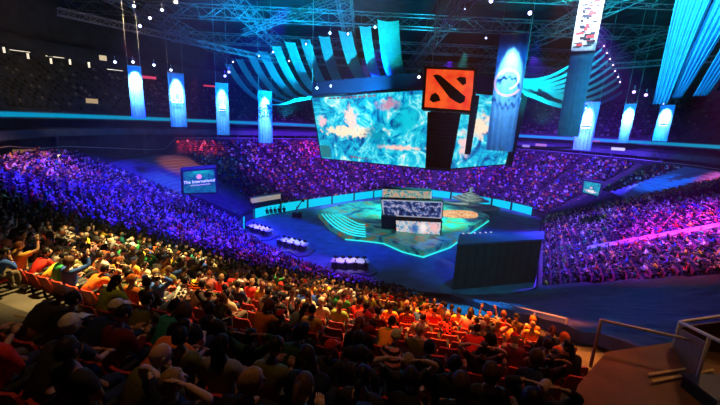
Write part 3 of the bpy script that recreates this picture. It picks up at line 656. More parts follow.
mb.slab(pts, 1.1, 1.3); mb.build('orange_pit', screen_mat('orange_floor_picture', [(.36, (.25, .04, .02)), (.47, (.85, .28, .06)), (.58, (1, .75, .35)), (.66, (.7, .15, .05))], 1.0, .7, obj=True), st)
# booth
BZ = atz(418, 233, 1.1); RB = math.hypot(BZ[0], BZ[1])
def bq(pl, r): return [atr(x, y, r) for x, y in pl]
bt = empty('player_booth', BZ, 'two-tier player booth with bright picture screens standing on the centre stage', 'booth')
ART = [(.34, (.02, .03, .2)), (.43, (.05, .25, .5)), (.5, (.45, .7, .8)), (.56, (.9, .6, .5)), (.64, (.8, .15, .12))]
Q1 = bq([(396, 220.5), (441, 222.5), (440, 234.5), (396.5, 232.5)], RB); Q2 = bq([(382, 200), (442, 202.5), (441, 218), (384, 215)], RB + 1.8); Q3 = bq([(383, 189), (431, 191.5), (431, 198.5), (383, 197)], RB + 3)
display('lower_screen', Q1, screen_mat('booth_picture', ART, 1.0, 5, [(.62, .5, .10, .5, (1, .85, .85), .5), (.42, .4, .1, .5, (.03, .15, .45), .5), (.86, .6, .12, .5, (.95, .5, .5), .6)], 2.0, 3.5, 1), bt)
thick_quad(MB(), Q1, 3.2, .2).build('lower_body', dark_m, bt)
display('middle_screen', Q2, screen_mat('booth_players_glow', [(.42, (.005, .01, .05)), (.5, (.02, .06, .25)), (.55, (.12, .2, .5)), (.6, (.8, .6, .65)), (.64, (.05, .2, .4))], .9, 4, (), 6.0, 3.5, .5), bt)
thick_quad(MB(), Q2, 3.0, .25).build('middle_body', dark_m, bt)
display('roof_screen', Q3, screen_mat('roof_picture', [(.38, (.01, .05, .15)), (.46, (.04, .35, .4)), (.52, (.4, .55, .4)), (.58, (.9, .3, .08)), (.66, (.2, .1, .4))], .9, 3, (), 9.0, 5, 1), bt)
thick_quad(MB(), Q3, 2.4, .2).build('roof_body', dark_m, bt)
Q0 = bq([(381, 216), (396, 217), (396, 233), (381.5, 229)], RB + .6); thick_quad(MB(), Q0, 2.6).build('side_wall', mat('booth_blue_wall', (.02, .08, .14), .6), bt)
mb = MB()
for q in (Q2, Q3):
    mb.tube([q[0], q[3]], .12, 6); mb.tube([q[1], q[2]], .12, 6)
mb.tube([Q2[3], Q2[2]], .1, 6); mb.tube([Q2[0], Q2[1]], .1, 6)
mb.build('white_frame', mat('pale_frame_light', (.7, .7, .8), .4, emit=(.6, .65, .8), estr=.5), bt)
mb = MB()
for q, z1 in ((Q3, Q2), (Q2, Q1)):
    for a in (0, 1): mb.tube([q[3 - a], [q[3 - a][0], q[3 - a][1], 1.1]], .09, 5)
mb.build('support_post', metal_m, bt)
# trophy pedestal
spot('pedestal_fill', (20, 66, 24), (23, 77, 1.5), (.8, 1, .9), 22 * K, 26, .8)  # added unseen spot that lifts the dark pedestal
tp = atz(470, 200, 1.1); e = empty('trophy_pedestal', tp, 'pale stepped pedestal topped by a round trophy at the far end of the stage', 'pedestal'); grey = mat('pale_stone_paint', (.45, .5, .48), .6, noise=.2)
ax = axis_at(18); ay = np.cross(UP, ax); rot = (ax * .8 + ay * .6, ay * .8 - ax * .6, UP)
for k, (s_, h) in enumerate([(6.0, .45), (4.4, .45), (2.8, .45), (1.4, .5)]):
    MB().box(tp + UP * (.2 + .45 * k), (s_, s_, h), rot).build('step', grey, e)
mb = MB(); mb.tube([tp + UP * 1.8, tp + UP * 2.0, tp + UP * 2.1], [.35, .2, .12], 8); mb.ball(tp + UP * 2.6, (.55, .55, .55), 10, 8); mb.build('trophy', mat('trophy_silver', (.75, .78, .8), .3, .8), e, smooth=True)
for k, (a, b_) in enumerate([((446, 203), (462, 209)), ((472, 205), (490, 211))]):
    p0, p1 = atz(*a, .8), atz(*b_, .8); o = MB().box((p0 + p1) / 2, (7.5, 3, .7), rot).build('low_riser', grey, origin=(p0 + p1) / 2); tag(o, ['low pale riser left of the trophy pedestal', 'low pale riser right of the trophy pedestal'][k], 'riser')

def nrm3(v): return v / np.linalg.norm(v)
# cream info desk and camera crane on the far left side
p = atz(275, 210.5, 0); e = empty('commentary_counter', p, 'long cream counter on the far left side of the arena floor by the cyan boards', 'counter'); ax = axis_at(-62 + 15)
cream = mat('cream_panel', (.75, .62, .42), .6)
q = np.array([math.cos(.65), math.sin(.65), 0]); q2 = np.array([-q[1], q[0], 0]); p = at(690, -2.0, 0) * 0 + atz(275, 209, .9)
p = at(676, 1.6, 2.75); q = nrm3(at(670, 1.6) - at(682, 1.6)); q2 = np.array([-q[1], q[0], 0]); MB().box(p, (6.4, .5, 1.1), (q, q2, UP)).build('front_panel', mat('cream_lit_panel', (.8, .66, .45), .6, emit=(.5, .33, .2), estr=.6), e); MB().box(p + UP * .62, (6.8, 1.0, .1), (q, q2, UP)).build('counter_top', cream, e)
MB().box(p - UP * 1.0, (6.2, .7, 1.2), (q, q2, UP)).build('counter_base', dark_m, e)
cr = atz(297, 217, 0); e = empty('camera_crane', cr, 'dark camera crane with a long slanting arm near the far left boards', 'camera crane')
MB().box(cr + UP * .4, (1.6, 1.2, .8)).build('base', dark_m, e); MB().tube([cr + UP * .6, cr + UP * 2], .15, 6).build('column', metal_m, e)
a_ = atr(303, 199, math.hypot(cr[0], cr[1])); MB().tube([cr + UP * 1.9 - (a_ - cr) * .2, a_], [.14, .07], 6).build('arm', dark_m, e); MB().box(a_ - UP * .3, (.5, .5, .4)).build('camera_head', dark_m, e)

# broadcast desks
white_top = mat('white_desk_laminate', (.85, .82, .74), .5); scr = mat('monitor_glow', (.1, .1, .1), .4, emit=(.5, .6, .7), estr=.8)
DESK_P = []
for k, ((x, y), ang, L, lab) in enumerate([((261, 229), 33, 4.6, 'leftmost'), ((294, 243), 26, 4.6, 'middle'), ((350, 262), -4, 4.6, 'nearest and rightmost')]):
    p = atz(x, y, .85); p[2] = 0; a = math.radians(ang) * -1; ax = np.array([math.cos(a), math.sin(a), 0]); ay = np.array([-ax[1], ax[0], 0]); rt = (ax, ay, UP)
    e = empty('broadcast_desk', p, f'{lab} of the three white analyst desks on the dark arena floor', 'desk', 'analyst desks on the floor')
    zz = p + UP * .95
    out = [(-.5, -.2), (-.42, .18), (-.3, .12), (-.22, .24), (0, .16), (.2, .24), (.32, .10), (.44, .16), (.5, -.16), (.36, -.30), (.1, -.20), (-.1, -.28), (-.36, -.22)]
    pl = [(zz + ax * u * L * 1.05 + ay * v * 3.6)[:2] for u, v in out]; MB().slab(pl, 1.0, 1.14).build('desk_top', white_top, e)
    pl2 = [(zz + ax * u * L * .95 + ay * v * 2.4)[:2] for u, v in out]; MB().slab(pl2, .25, 1.0).build('front_panel', mat('grey_green_panel', (.16, .2, .18), .6), e)
    pl3 = [(p + ax * u * (L + 1.8) + ay * v * 7.6)[:2] for u, v in out]; MB().slab(pl3, .03, .2).build('riser_base', mat('pale_riser', (.10, .11, .13), .6), e)
    spot('desk_light', p + UP * 14 - ay * 2, p + UP, (1, .92, .8), 5 * K, 20, .9, .2)
    for j in range(5):
        c = p + ax * (j - 2) * L * .19 + UP * 1.14 + ay * .1; f = empty('desk_monitor', c, f'small dark monitor, {ORD[j]} from the left, on the {lab.split(" and")[0]} analyst desk', 'monitor', f'monitors on the {lab.split(" and")[0]} analyst desk')
        MB().tube([c, c + UP * .2], .04, 5).build('stand', dark_m, f); MB().box(c + UP * .3, (.5, .05, .28), rt).build('screen_case', dark_m, f)
        MB().box(c + UP * .3 + ay * .035, (.46, .02, .24), rt).build('screen', scr, f)
    DESK_P.append((p, ax, ay, L))

# big black booth near the floor edge
b0, b1 = atz(452, 290, 0), atz(535, 282, 0); u = (b1 - b0) / np.linalg.norm(b1 - b0); v = np.array([-u[1], u[0], 0]); Lb = np.linalg.norm(b1 - b0)
e = empty('draped_booth', b0, 'huge black draped box standing on the floor beside the near crowd', 'booth')
boxm = mat('green_black_drape', (.02, .035, .035), .7, noise=.3, scale=.8)
vd = nrm3(np.array([(b0 + u * Lb * .2)[0], (b0 + u * Lb * .2)[1], 0])); DB = 3.6; vd1 = nrm3(np.array([b1[0], b1[1], 0])); foot = [b0, b1, b1 + vd1 * DB, b0 + vd * DB]; MB().slab(foot, 0, 5.15).build('box_body', boxm, e)
MB().slab([b0 - u * .1 - v * .1, b1 + u * .1 - v * .1, b1 + vd1 * DB + u * .1, b0 + vd * DB - u * .1], 5.15, 5.35).build('roof_panel', mat('blue_lit_roof_board', (.04, .10, .2), .5, noise=.2), e)  # blue light falling on the roof is put into its colour
for k in range(11): MB().box(b0 + u * Lb * (k + .5) / 11 - v * .05 + UP * 2.6, (.12, .1, 5.1), (u, v, UP)).build('drape_fold', boxm, e)
for k in range(6): MB().box(b0 + vd * DB + u * (.4 + k * .75) + UP * 5.4, (.2, .12, .12), (u, v, UP)).build('edge_lamp', mat('tiny_edge_lamps', (.6, .6, .6), emit=(.7, .6, .7), estr=.6), e)
# LED lettered boxes at the tunnels
def led_box(pa, pb, pc, pd, r, dp, face, label):
    q = bq([pa, pb, pc, pd], r); e = empty('led_sign_box', q[3], label, 'sign'); thick_quad(MB(), q, dp, .35).build('box_body', dark_m, e); display('sign_face', q, face, e, .08); return e, q
f1 = screen_mat('teal_sign_picture', [(.35, (.0, .03, .2)), (.5, (.0, .12, .32)), (.65, (.0, .25, .38))], .9, 2, [(.55, .95, .5, .25, (.0, .45, .55), .9)], 3.0, 1.6)
e, q = led_box((183, 172), (214, 169.5), (216, 192), (184, 193), 47, 3, f1, 'blue LED box sign with white lettering at the left tunnel')
ax = (q[1] - q[0]) / np.linalg.norm(q[1] - q[0]); nn = np.cross(ax, UP); nn /= np.linalg.norm(nn); nn = nn if nn @ (CAM - q[0]) > 0 else -nn
letm = mat('sign_letter_white', (.9, .9, .9), emit=(.9, .85, .85), estr=1); upt = UP + ax * .1
text_part('The International', .52, uvp(.5, .52, q, .12), ax, nn, letm, e, upv=upt); text_part('DOTA 2 CHAMPIONSHIPS', .20, uvp(.52, .36, q, .12), ax, nn, mat('sign_letter_pink', (.9, .6, .5), emit=(.8, .45, .4), estr=1), e)
mb = MB(); c_ = uvp(.5, .74, q, .14); ring(mb, c_, ax, UP, .0, .3, nn); mb.build('emblem', mat('sign_emblem', (.8, .3, .2), emit=(.8, .3, .2), estr=1), e)
f2 = screen_mat('right_sign_picture', [(.35, (.0, .1, .2)), (.5, (.0, .3, .4)), (.65, (.0, .5, .55))], 1, 2, [(.5, .25, .4, .16, (.9, .8, .8), .4), (.5, .55, .1, .12, (.9, .5, .6), .5)], 8.0, 1.6)
led_box((584, 181), (601, 184), (598, 196), (583, 192), 60, 2.6, f2, 'small cyan and white LED box sign at the right tunnel')

# ------------------------------------------------------------------ suites with lit windows, two red LED signs and a small lamp
wi = 0
for (x, y, wd, c, s_) in [(244, 140, 3.6, (.25, .2, .5), .3), (92, 101, 1.3, (1, .7, .3), .4), (592, 141, 3, (.6, .1, .15), .5), (541, 145, 2.4, (.7, .3, .3), .5), (618, 149, 2.4, (.8, .8, .85), .8), (270, 134, 2.5, (.5, .15, .2), .5), (526, 146, 1.6, (.6, .5, .6), .4), (24, 152, 2, (.7, .45, .1), .2), (60, 157, .5, (1, .75, .5), 1.2), (144, 77, 3, (.8, .05, .1), .8), (210, 86, 3, (.8, .05, .08), .8), (103, 58, .8, (1, .8, .5), .6)]:  # the two high red strips are LED signs; the smallest piece is a lamp
    wi += 1; p = atr(x, y, 60 if x < 150 else (97 if x < 300 else 93)); ax = axis_at(math.degrees(math.atan2(p[0], p[1]))); mb = MB(); mb.box(p, (wd, .3, .35 if wd == 3 else .6), (ax, np.cross(ax, UP), UP))
    struct(mb.build(f'window_and_sign_{wi}', mat(f'lit_window_and_sign_{wi}', (.1, .1, .1), emit=c, estr=s_)))

# ------------------------------------------------------------------ near right: deck, steps, guard rails
PZ = 13.15
pl = [atz(x, y, PZ)[:2] for x, y in [(606, 352), (700, 338), (790, 352), (830, 440), (560, 440), (578, 385)]]
o = MB().slab(pl, PZ - 1.6, PZ).build('walkway_deck', wood_m); struct(o)
for k, (a, b_) in enumerate([((648, 374), (689, 368)), ((652, 381), (713, 369.5))]):
    p0, p1 = atz(*a, PZ + .05), atz(*b_, PZ + .05); mb = MB(); mb.tube([p0, p1], .022, 4); o = mb.build('stair_nosing', nosing_m, origin=p0); tag(o, ['upper pale metal nosing strip on the brown deck at lower right', 'lower pale metal nosing strip on the brown deck at lower right'][k], 'step edge')
def rail(pts_top, drop, label, posts, infill=None, r=.03):
    e = empty('guard_rail', np.array(pts_top[0]) - [0, 0, drop], label, 'railing'); MB().tube(pts_top, r, 8).build('top_rail', metal_m, e, smooth=True)
    for p in posts: MB().tube([p, p - UP * drop], r * .9, 7).build('post', metal_m, e, smooth=True)
    if infill:
        mb = MB()
        for t in np.linspace(.15, .9, 3): mb.tube([pts_top[infill[0]] - UP * drop * t, pts_top[infill[1]] - UP * drop * t], r * .5, 5)
        mb.build('mid_rail', metal_m, e)
    return e
A = onbowl(501, 303, 1.05)[0]; B_ = onbowl(567, 319, 1.05)[0]
rail([A - UP * .9, A, B_, B_ - UP * .95], 1.0, 'pale metal guard rail at the end of the upper rows, before the dark covered seats', [A, lerp(A, B_, .27), lerp(A, B_, .62), B_], None, .045)
C_ = atz(612, 361, PZ); D_ = atz(686, 366, PZ); Ct = atr(601, 320, math.hypot(C_[0], C_[1]) + .3); Dt = D_ + UP * (atr(689, 339, math.hypot(D_[0], D_[1]))[2] - PZ)
rail([Ct - UP * 1.0, Ct, Dt, D_], Dt[2] - PZ, 'pale metal guard rail running down beside the brown deck', [Ct, Dt])
RR = 0
E1, E2, E3 = atr(680, 322, 8.4), atr(752, 312, 9.2), atr(738, 350, 6.4)
bent = rail([E2, E1, E3], 1.15, 'bent metal guard rail with panels round the deck corner at far lower right', [E1, lerp(E1, E3, .6), E3])
for k, (a, b_) in enumerate([(E1, lerp(E1, E3, .55)), (E1, E2)]):
    mb = MB(); thick_quad(mb, (a - UP * .12, b_ - UP * .12, b_ - UP * 1.0, a - UP * 1.0), .03); mb.build('barrier_panel', mat('brown_barrier_panel', (.16, .08, .05), .4, noise=.3, scale=4), bent)
g0 = atz(706, 404, PZ); e = empty('barrier_box', g0, 'black low cabinet cut by the lower right picture corner', 'cabinet')
MB().box(g0 + [.3, 0, .1], (.75, .7, .2)).build('cabinet_body', dark_m, e); MB().box(g0 + [.3, 0, .22], (.8, .75, .04)).build('cabinet_lid', tarp_m, e)
for k, (a, b_) in enumerate([((17, 326), (55, 338)), ((36, 324), (60, 332.5))]):
    P0 = onbowl(*a, .06)[0]; P1 = onbowl(*b_, .06)[0]; P1[2] = P0[2]; P0 += UP * .22; P1 += UP * .22; o = MB().tube([P0, P1], .025, 4).build('stair_nosing', nosing_m, origin=P0); tag(o, ['longer yellow stair nosing in the aisle at lower left', 'shorter yellow stair nosing in the aisle at lower left'][k], 'step edge')
# aisle rail glimpsed at far left and steps down to the floor beside the near block
for k in range(16):
    d = 3.0 + k * .85; a, b_ = at(146.5, d, zt(d) + .03), at(151.5, d, zt(d) + .03); o = MB().box((a + b_) / 2, (np.linalg.norm(b_ - a), .1, .05), ((b_ - a) / np.linalg.norm(b_ - a), np.array([(b_ - a)[1], -(b_ - a)[0], 0]) / -np.linalg.norm(b_ - a), UP)).build('aisle_step_edge', mat('blue_white_nosing', (.5, .55, .65), .5), origin=a)
    tag(o, f'pale edge of the {["lowest", "second", "third", "fourth", "fifth", "sixth", "seventh", "eighth", "ninth", "tenth", "eleventh", "twelfth", "thirteenth", "fourteenth", "fifteenth", "topmost"][k]} step on the blue-lit stairs beside the near block', 'step edge', 'step edges on the blue-lit stairs')
spot('stair_light', at(150, 6, 20), at(149, 9, 5), (.0, .3, 1), 60 * K, 34, .8)
# ================================================================== PEOPLE
def nrm(v): v = np.asarray(v, float); return v / (np.linalg.norm(v) + 1e-9)
def hand(mb, wr, d, pn, side, curl):
    """palm, four fingers and a thumb as tapered chains from the wrist; d along the hand, pn palm normal, side to the thumb"""
    d, pn, side = nrm(d), nrm(pn), nrm(side); L = .085
    V = []
    for t, w_, h in ((0, .026, .017), (.5, .040, .016), (1, .042, .012)):
        c = wr + d * L * t
        V += [c + side * w_ + pn * h, c - side * w_ + pn * h, c - side * w_ - pn * h, c + side * w_ - pn * h]
    mb.add(V, [(0, 1, 2, 3), (8, 11, 10, 9)] + [(r * 4 + k, r * 4 + 4 + k, r * 4 + 4 + (k + 1) % 4, r * 4 + (k + 1) % 4) for r in (0, 1) for k in range(4)])
    for k, ln in enumerate((.070, .080, .074, .058)):
        p = wr + d * L * .93 + side * (.031 - .0205 * k); q = [p]; a = 0
        for s_ in (.45, .32, .23):
            a += curl; q.append(q[-1] + (d * math.cos(a) - pn * math.sin(a)) * ln * s_)
        mb.tube(q, [.0095, .009, .008, .006], 5)
    p = wr + d * .02 + side * .024; mb.tube([p, p + nrm(side * .8 + d * .7) * .035, p + nrm(side * .45 + d - pn * curl) * .068], [.012, .0105, .007], 5)

def make_pose(lean, side, yaw, hpitch, arms, legs='sit'):
    """skeleton of a seated person facing +y; returns body mesh, clothing meshes, head frame"""
    sp = nrm([side, math.sin(lean), math.cos(lean)]); pel = np.array([0, 0, .52]); wa = pel + sp * .16; ch = pel + sp * .33
    nb = pel + sp * .47; hd_dir = nrm([side * .6, math.sin(lean * .6), math.cos(lean * .6)]); nt_ = nb + hd_dir * .10
    rx = np.array([1, 0, 0.]); J = {'pel': pel, 'wa': wa, 'ch': ch, 'nb': nb, 'nt': nt_}; rad = {'pel': .135, 'wa': .125, 'ch': .135, 'nb': .062, 'nt': .052}
    E_ = [('pel', 'wa'), ('wa', 'ch'), ('ch', 'nb'), ('nb', 'nt')]
    HN = []
    for s_, sd in (('L', -1), ('R', 1)):
        sh = pel + sp * .43 + rx * sd * .175; el, wr, hdv, pn = arms[s_](sh, sd, J)
        J['sh' + s_] = sh; J['el' + s_] = el; J['wr' + s_] = wr; rad['sh' + s_] = .062; rad['el' + s_] = .042; rad['wr' + s_] = .028
        E_ += [('ch', 'sh' + s_), ('sh' + s_, 'el' + s_), ('el' + s_, 'wr' + s_)]
        HN.append((wr, hdv, pn, rx * -sd))
        hp = pel + rx * sd * .09 + np.array([0, .03, -.01]); kn = np.array([sd * .13, .43, .53]); an = np.array([sd * .12, .44, .10]); to = np.array([sd * .13, .60, .045])
        if legs == 'cross' and sd == 1: kn = np.array([.16, .42, .60]); an = np.array([-.13, .50, .52]); to = np.array([-.22, .60, .44])
        for nme, q, r_ in (('hp', hp, .088), ('kn', kn, .062), ('an', an, .042), ('to', to, .034)): J[nme + s_] = q; rad[nme + s_] = r_
        E_ += [('pel', 'hp' + s_), ('hp' + s_, 'kn' + s_), ('kn' + s_, 'an' + s_), ('an' + s_, 'to' + s_)]
    keys = list(J); me = bpy.data.meshes.new('sk'); me.from_pydata([tuple(J[k]) for k in keys], [(keys.index(a), keys.index(b)) for a, b in E_], [])
    ob = bpy.data.objects.new('sk', me); COL.objects.link(ob); md = ob.modifiers.new('s', 'SKIN'); md.use_smooth_shade = True
    for k, v in zip(keys, me.skin_vertices[0].data): v.radius = (rad[k], rad[k]); v.use_root = (k == 'pel')
    sub = ob.modifiers.new('u', 'SUBSURF'); sub.levels = 1
    dg = bpy.context.evaluated_depsgraph_get(); dg.update(); ev = ob.evaluated_get(dg); m2 = ev.to_mesh()
    Vt = np.array([v.co[:] for v in m2.vertices]); Fc = [list(p.vertices) for p in m2.polygons]; ev.to_mesh_clear(); bpy.data.objects.remove(ob)
    # widen the trunk a little (shoulder breadth, flatter chest)
    seg = [(a, b) for a, b in E_]; best = np.full(len(Vt), 9.); who = np.zeros(len(Vt), int); tt = np.zeros(len(Vt))
    for j, (a, b) in enumerate(seg):
        A, B = J[a], J[b]; ab = B - A; t = np.clip(((Vt - A) @ ab) / (ab @ ab), 0, 1); dd = np.linalg.norm(Vt - (A + t[:, None] * ab), axis=1) / (rad[a] * (1 - t) + rad[b] * t)
        u = dd < best; best[u] = dd[u]; who[u] = j; tt[u] = t[u]
    nrml = np.zeros_like(Vt)
    for f in Fc:
        n_ = np.cross(Vt[f[1]] - Vt[f[0]], Vt[f[2]] - Vt[f[0]])
        for i in f: nrml[i] += n_
    nrml /= np.linalg.norm(nrml, axis=1)[:, None] + 1e-9
    names = [f'{a}-{b}' for a, b in seg]
    def region(v, kind):
        nm = names[who[v]]; t = tt[v]
        if kind == 'shirt': return nm in ('pel-wa', 'wa-ch', 'ch-shL', 'ch-shR', 'ch-nb') or (nm == 'nb-nt' and t < .3) or (nm[:2] == 'sh' and nm[3:6] == '-el' and t < .62)
        if kind == 'long': return region(v, 'shirt') or (nm[:2] == 'sh') or (nm[:2] == 'el' and t < .85)
        if kind == 'trousers': return nm.startswith('pel-hp') or nm.startswith('hp') or (nm.startswith('kn') and t < .9) or (nm == 'pel-wa' and t < .25)
        if kind[:4] == 'shoe': return (nm.startswith('an') or (nm.startswith('kn') and t > .85)) and nm[2] == kind[4]
    def cloth(kind, th):
        ids = {}; V2, F2 = [], []
        for f in Fc:
            if all(region(v, kind) for v in f):
                q = []
                for v in f:
                    if v not in ids: ids[v] = len(V2); V2.append(Vt[v] + nrml[v] * th)
                    q.append(ids[v])
                F2.append(q)
        m = bpy.data.meshes.new(kind); m.from_pydata([tuple(v) for v in V2], [], F2); m.polygons.foreach_set('use_smooth', [True] * len(F2)); return m
    # head
    hz = nrm([side * .5, math.sin(lean * .35 + hpitch), math.cos(lean * .35 + hpitch)]); fw = nrm(np.array([math.sin(yaw), math.cos(yaw), 0]) - hz * (np.array([math.sin(yaw), math.cos(yaw), 0]) @ hz)); hx = np.cross(fw, hz)
    hc = nt_ + hz * .085 + fw * .012; M_ = np.stack([hx, fw, hz], 1)
    mb = MB(); mb.add(Vt, Fc); hb = MB(); hb.ball((0, 0, 0), (.076, .098, .115), 14, 10)
    HV = []
    for v in hb.v:
        v = np.array(v)
        if v[2] < -.02: v[0] *= 1 - .30 * min(1, (-.02 - v[2]) / .09); v[1] = v[1] * (1 - .15 * min(1, (-.02 - v[2]) / .09)) + .012
        HV.append(hc + M_ @ v)
    mb.add(HV, hb.f)
    def hp_(v): return hc + M_ @ np.array(v)
    mb.tube([hp_((0, .092, .015)), hp_((0, .106, -.012)), hp_((0, .118, -.030)), hp_((0, .094, -.038))], [.008, .012, .016, .010], 6)      # nose
    for sd in (-1, 1):
        eb = MB(); eb.ball((0, 0, 0), (.010, .020, .032), 6, 5); mb.add([hp_(np.array(q) + [sd * .078, -.005, -.008]) for q in eb.v], eb.f)          # ear
    mb.tube([hp_((-.026, .093, -.060)), hp_((0, .101, -.061)), hp_((.026, .093, -.060))], [.004, .008, .004], 5)   # lips
    eyes = MB()
    for sd in (-1, 1): eyes.ball(hp_((sd * .030, .086, .008)), .0125, 7, 5)
    for wr, hdv, pn, sdv in HN: hand(mb, wr, hdv, pn, sdv, .35)
    def tomesh(b, n_):
        m = bpy.data.meshes.new(n_); m.from_pydata(b.v, [], b.f); m.polygons.foreach_set('use_smooth', [True] * len(b.f)); return m
    return dict(body=tomesh(mb, 'body'), shirt=cloth('shirt', .014), long=cloth('long', .014), trousers=cloth('trousers', .010), shoeL=cloth('shoeL', .012), shoeR=cloth('shoeR', .012), eyes=tomesh(eyes, 'eyes'), hc=hc, M=M_)
def arm_lap(sh, sd, J):
    el = sh + np.array([sd * .06, .03, -.27]); wr = el + nrm([-sd * .45, .85, .05]) * .24; return el, wr, [-sd * .5, .9, -.1], [0, 0, 1]
def arm_knee(sh, sd, J):
    el = sh + nrm([sd * .05, .55, -.83]) * .28; wr = el + nrm([-sd * .35, .8, -.25]) * .24; return el, wr, [-sd * .3, .8, -.3], [0, 0, 1]
def arm_cross(sh, sd, J):
    el = sh + nrm([sd * .12, .28, -.95]) * .27; wr = el + nrm([-sd * .9, .42, .12]) * .24; return el, wr, [-sd, .2, .1], [0, .8, .3]
def arm_up(sh, sd, J):
    el = sh + nrm([sd * .35, .65, .25]) * .28; wr = el + nrm([-sd * .25, .25, .95]) * .24; return el, wr, [-sd * .2, .1, 1], [0, -1, 0]
def arm_phone(sh, sd, J):
    el = sh + nrm([sd * .05, .25, -.95]) * .28; wr = el + nrm([-sd * .35, .8, .45]) * .24; return el, wr, [-sd * .3, .7, .5], [0, -.5, .8]
def arm_chin(sh, sd, J):
    el = sh + nrm([-sd * .02, .5, -.80]) * .28; wr = el + nrm([-sd * .55, .12, .82]) * .23; return el, wr, [-sd * .5, 0, .9], [0, -1, .2]
def arm_head(sh, sd, J):
    el = sh + nrm([sd * .75, .1, .65]) * .28; wr = el + nrm([-sd * .8, -.25, .45]) * .23; return el, wr, [-sd * 1, -.1, .1], [0, 1, 0]
def arm_rest(sh, sd, J):
    el = sh + nrm([sd * .45, -.05, -.9]) * .28; wr = el + nrm([sd * .15, .95, -.15]) * .24; return el, wr, [0, 1, -.2], [0, 0, 1]
POSES = [make_pose(.02, 0, 0, .0, {'L': arm_lap, 'R': arm_lap}), make_pose(.75, 0, .1, -.25, {'L': arm_knee, 'R': arm_knee}), make_pose(-.08, 0, -.3, .0, {'L': arm_cross, 'R': arm_cross}),
         make_pose(.15, .18, .6, .0, {'L': arm_rest, 'R': arm_lap}, 'cross'), make_pose(.05, 0, 0, .1, {'L': arm_up, 'R': arm_up}), make_pose(.25, -.15, -.7, .05, {'L': arm_lap, 'R': arm_chin}),
         make_pose(.3, 0, .1, .45, {'L': arm_phone, 'R': arm_phone}), make_pose(-.12, .1, .25, -.05, {'L': arm_head, 'R': arm_head}), make_pose(.45, .25, .3, .1, {'L': arm_rest, 'R': arm_chin}),
         make_pose(.85, .3, .4, -.2, {'L': arm_knee, 'R': arm_knee})]
PNAME = ['sitting upright', 'leaning forward', 'arms crossed', 'leaning over, leg crossed', 'both hands raised', 'turned left, hand to face', 'looking down at hands', 'hands behind head', 'leaning aside, hand to chin', 'bent far forward']
# hair and hats in the head's own frame
def hair_mesh(kind):
    mb = MB(); r_ = random.Random(hash(kind) % 1000 if False else len(kind)); hb = MB(); hb.ball((0, 0, 0), (.086, .106, .122), 14, 10)
    keep = []
    for f in hb.f:
        c = np.mean([hb.v[i] for i in f], 0)
        low = {'short': -.035, 'long': -.10, 'ponytail': -.04, 'curly': -.06, 'cap': .028, 'hood': -.13}[kind]
        if (c[2] > .058) or (c[1] < (.03 if kind != 'hood' else .05) and c[2] > low): keep.append(f)
    sc_ = {'curly': 1.18, 'hood': 1.22}.get(kind, 1.0)
    V = [np.array(v) * sc_ * (1 + (.07 * r_.uniform(-1, 1) if kind == 'curly' else .02 * r_.uniform(-1, 1) if kind not in ('cap', 'hood') else 0)) for v in hb.v]
    mb.add(V, keep)
    if kind == 'long': mb.tube([(0, -.045, .02), (0, -.075, -.08), (0, -.085, -.18), (0, -.09, -.27)], [.075, .085, .08, .045], 10, flat=.5)
    if kind == 'ponytail': mb.tube([(0, -.095, .04), (0, -.14, .02), (0, -.145, -.08), (0, -.13, -.17)], [.022, .032, .028, .012], 8)
    if kind == 'cap': mb.add([(-.07, .075, .045), (.07, .075, .045), (.06, .165, .035), (-.06, .165, .035), (-.07, .075, .037), (.07, .075, .037), (.06, .165, .027), (-.06, .165, .027)], [(0, 1, 2, 3), (7, 6, 5, 4), (0, 3, 7, 4), (1, 5, 6, 2), (3, 2, 6, 7)])
    us = sorted({i for f in mb.f for i in f}); mp_ = {a: b for b, a in enumerate(us)}
    m = bpy.data.meshes.new(kind); m.from_pydata([tuple(mb.v[i]) for i in us], [], [[mp_[i] for i in f] for f in mb.f]); m.polygons.foreach_set('use_smooth', [True] * len(mb.f)); return m
HAIRM = {k: hair_mesh(k) for k in ('short', 'long', 'ponytail', 'curly', 'cap', 'hood')}
for p in POSES:
    for k, mm in (('body', SKIN), ('shirt', CLOTH), ('long', CLOTH), ('trousers', CLOTH), ('shoeL', CLOTH), ('shoeR', CLOTH), ('eyes', mat('dark_eye', (.03, .02, .02), .2))): p[k].materials.append(mm)
for k, mm in HAIRM.items(): mm.materials.append(HAIR if k not in ('cap', 'hood') else CLOTH)
SHC = {'black': (.012, .012, .014), 'charcoal': (.035, .035, .04), 'navy': (.015, .025, .08), 'maroon': (.13, .012, .02), 'dark green': (.02, .07, .03), 'brown': (.10, .05, .03), 'olive': (.13, .13, .035),
       'red': (.75, .04, .03), 'white': (.75, .74, .70), 'grey': (.25, .25, .25), 'blue': (.04, .12, .5), 'orange': (.85, .22, .03), 'yellow': (.85, .62, .06), 'cream': (.8, .72, .45), 'green': (.05, .45, .12),
       'teal': (.03, .28, .25), 'lime': (.45, .65, .08), 'pink': (.75, .3, .3), 'amber': (.9, .5, .08), 'purple': (.2, .06, .4)}
SKC = [(.55, .33, .22), (.62, .40, .28), (.45, .26, .17), (.30, .16, .10), (.66, .45, .34)]
HRC = {'black': (.01, .008, .008), 'dark brown': (.03, .018, .01), 'brown': (.10, .05, .025), 'fair': (.40, .27, .12), 'auburn': (.22, .06, .02), 'grey': (.3, .3, .3)}
def put(me, name, parent, loc=(0, 0, 0), color=None, rot=None, m=None):
    o = bpy.data.objects.new(name, me); COL.objects.link(o); o.parent = parent; o.location = tuple(loc)
    if rot is not None: o.matrix_local = Matrix.Translation(Vector(loc)) @ Matrix([list(r) for r in rot]).to_4x4()
    if color: o.color = (*color, 1)
    if m is not None: o.material_slots[0].link = 'OBJECT'; o.material_slots[0].material = m
    return o
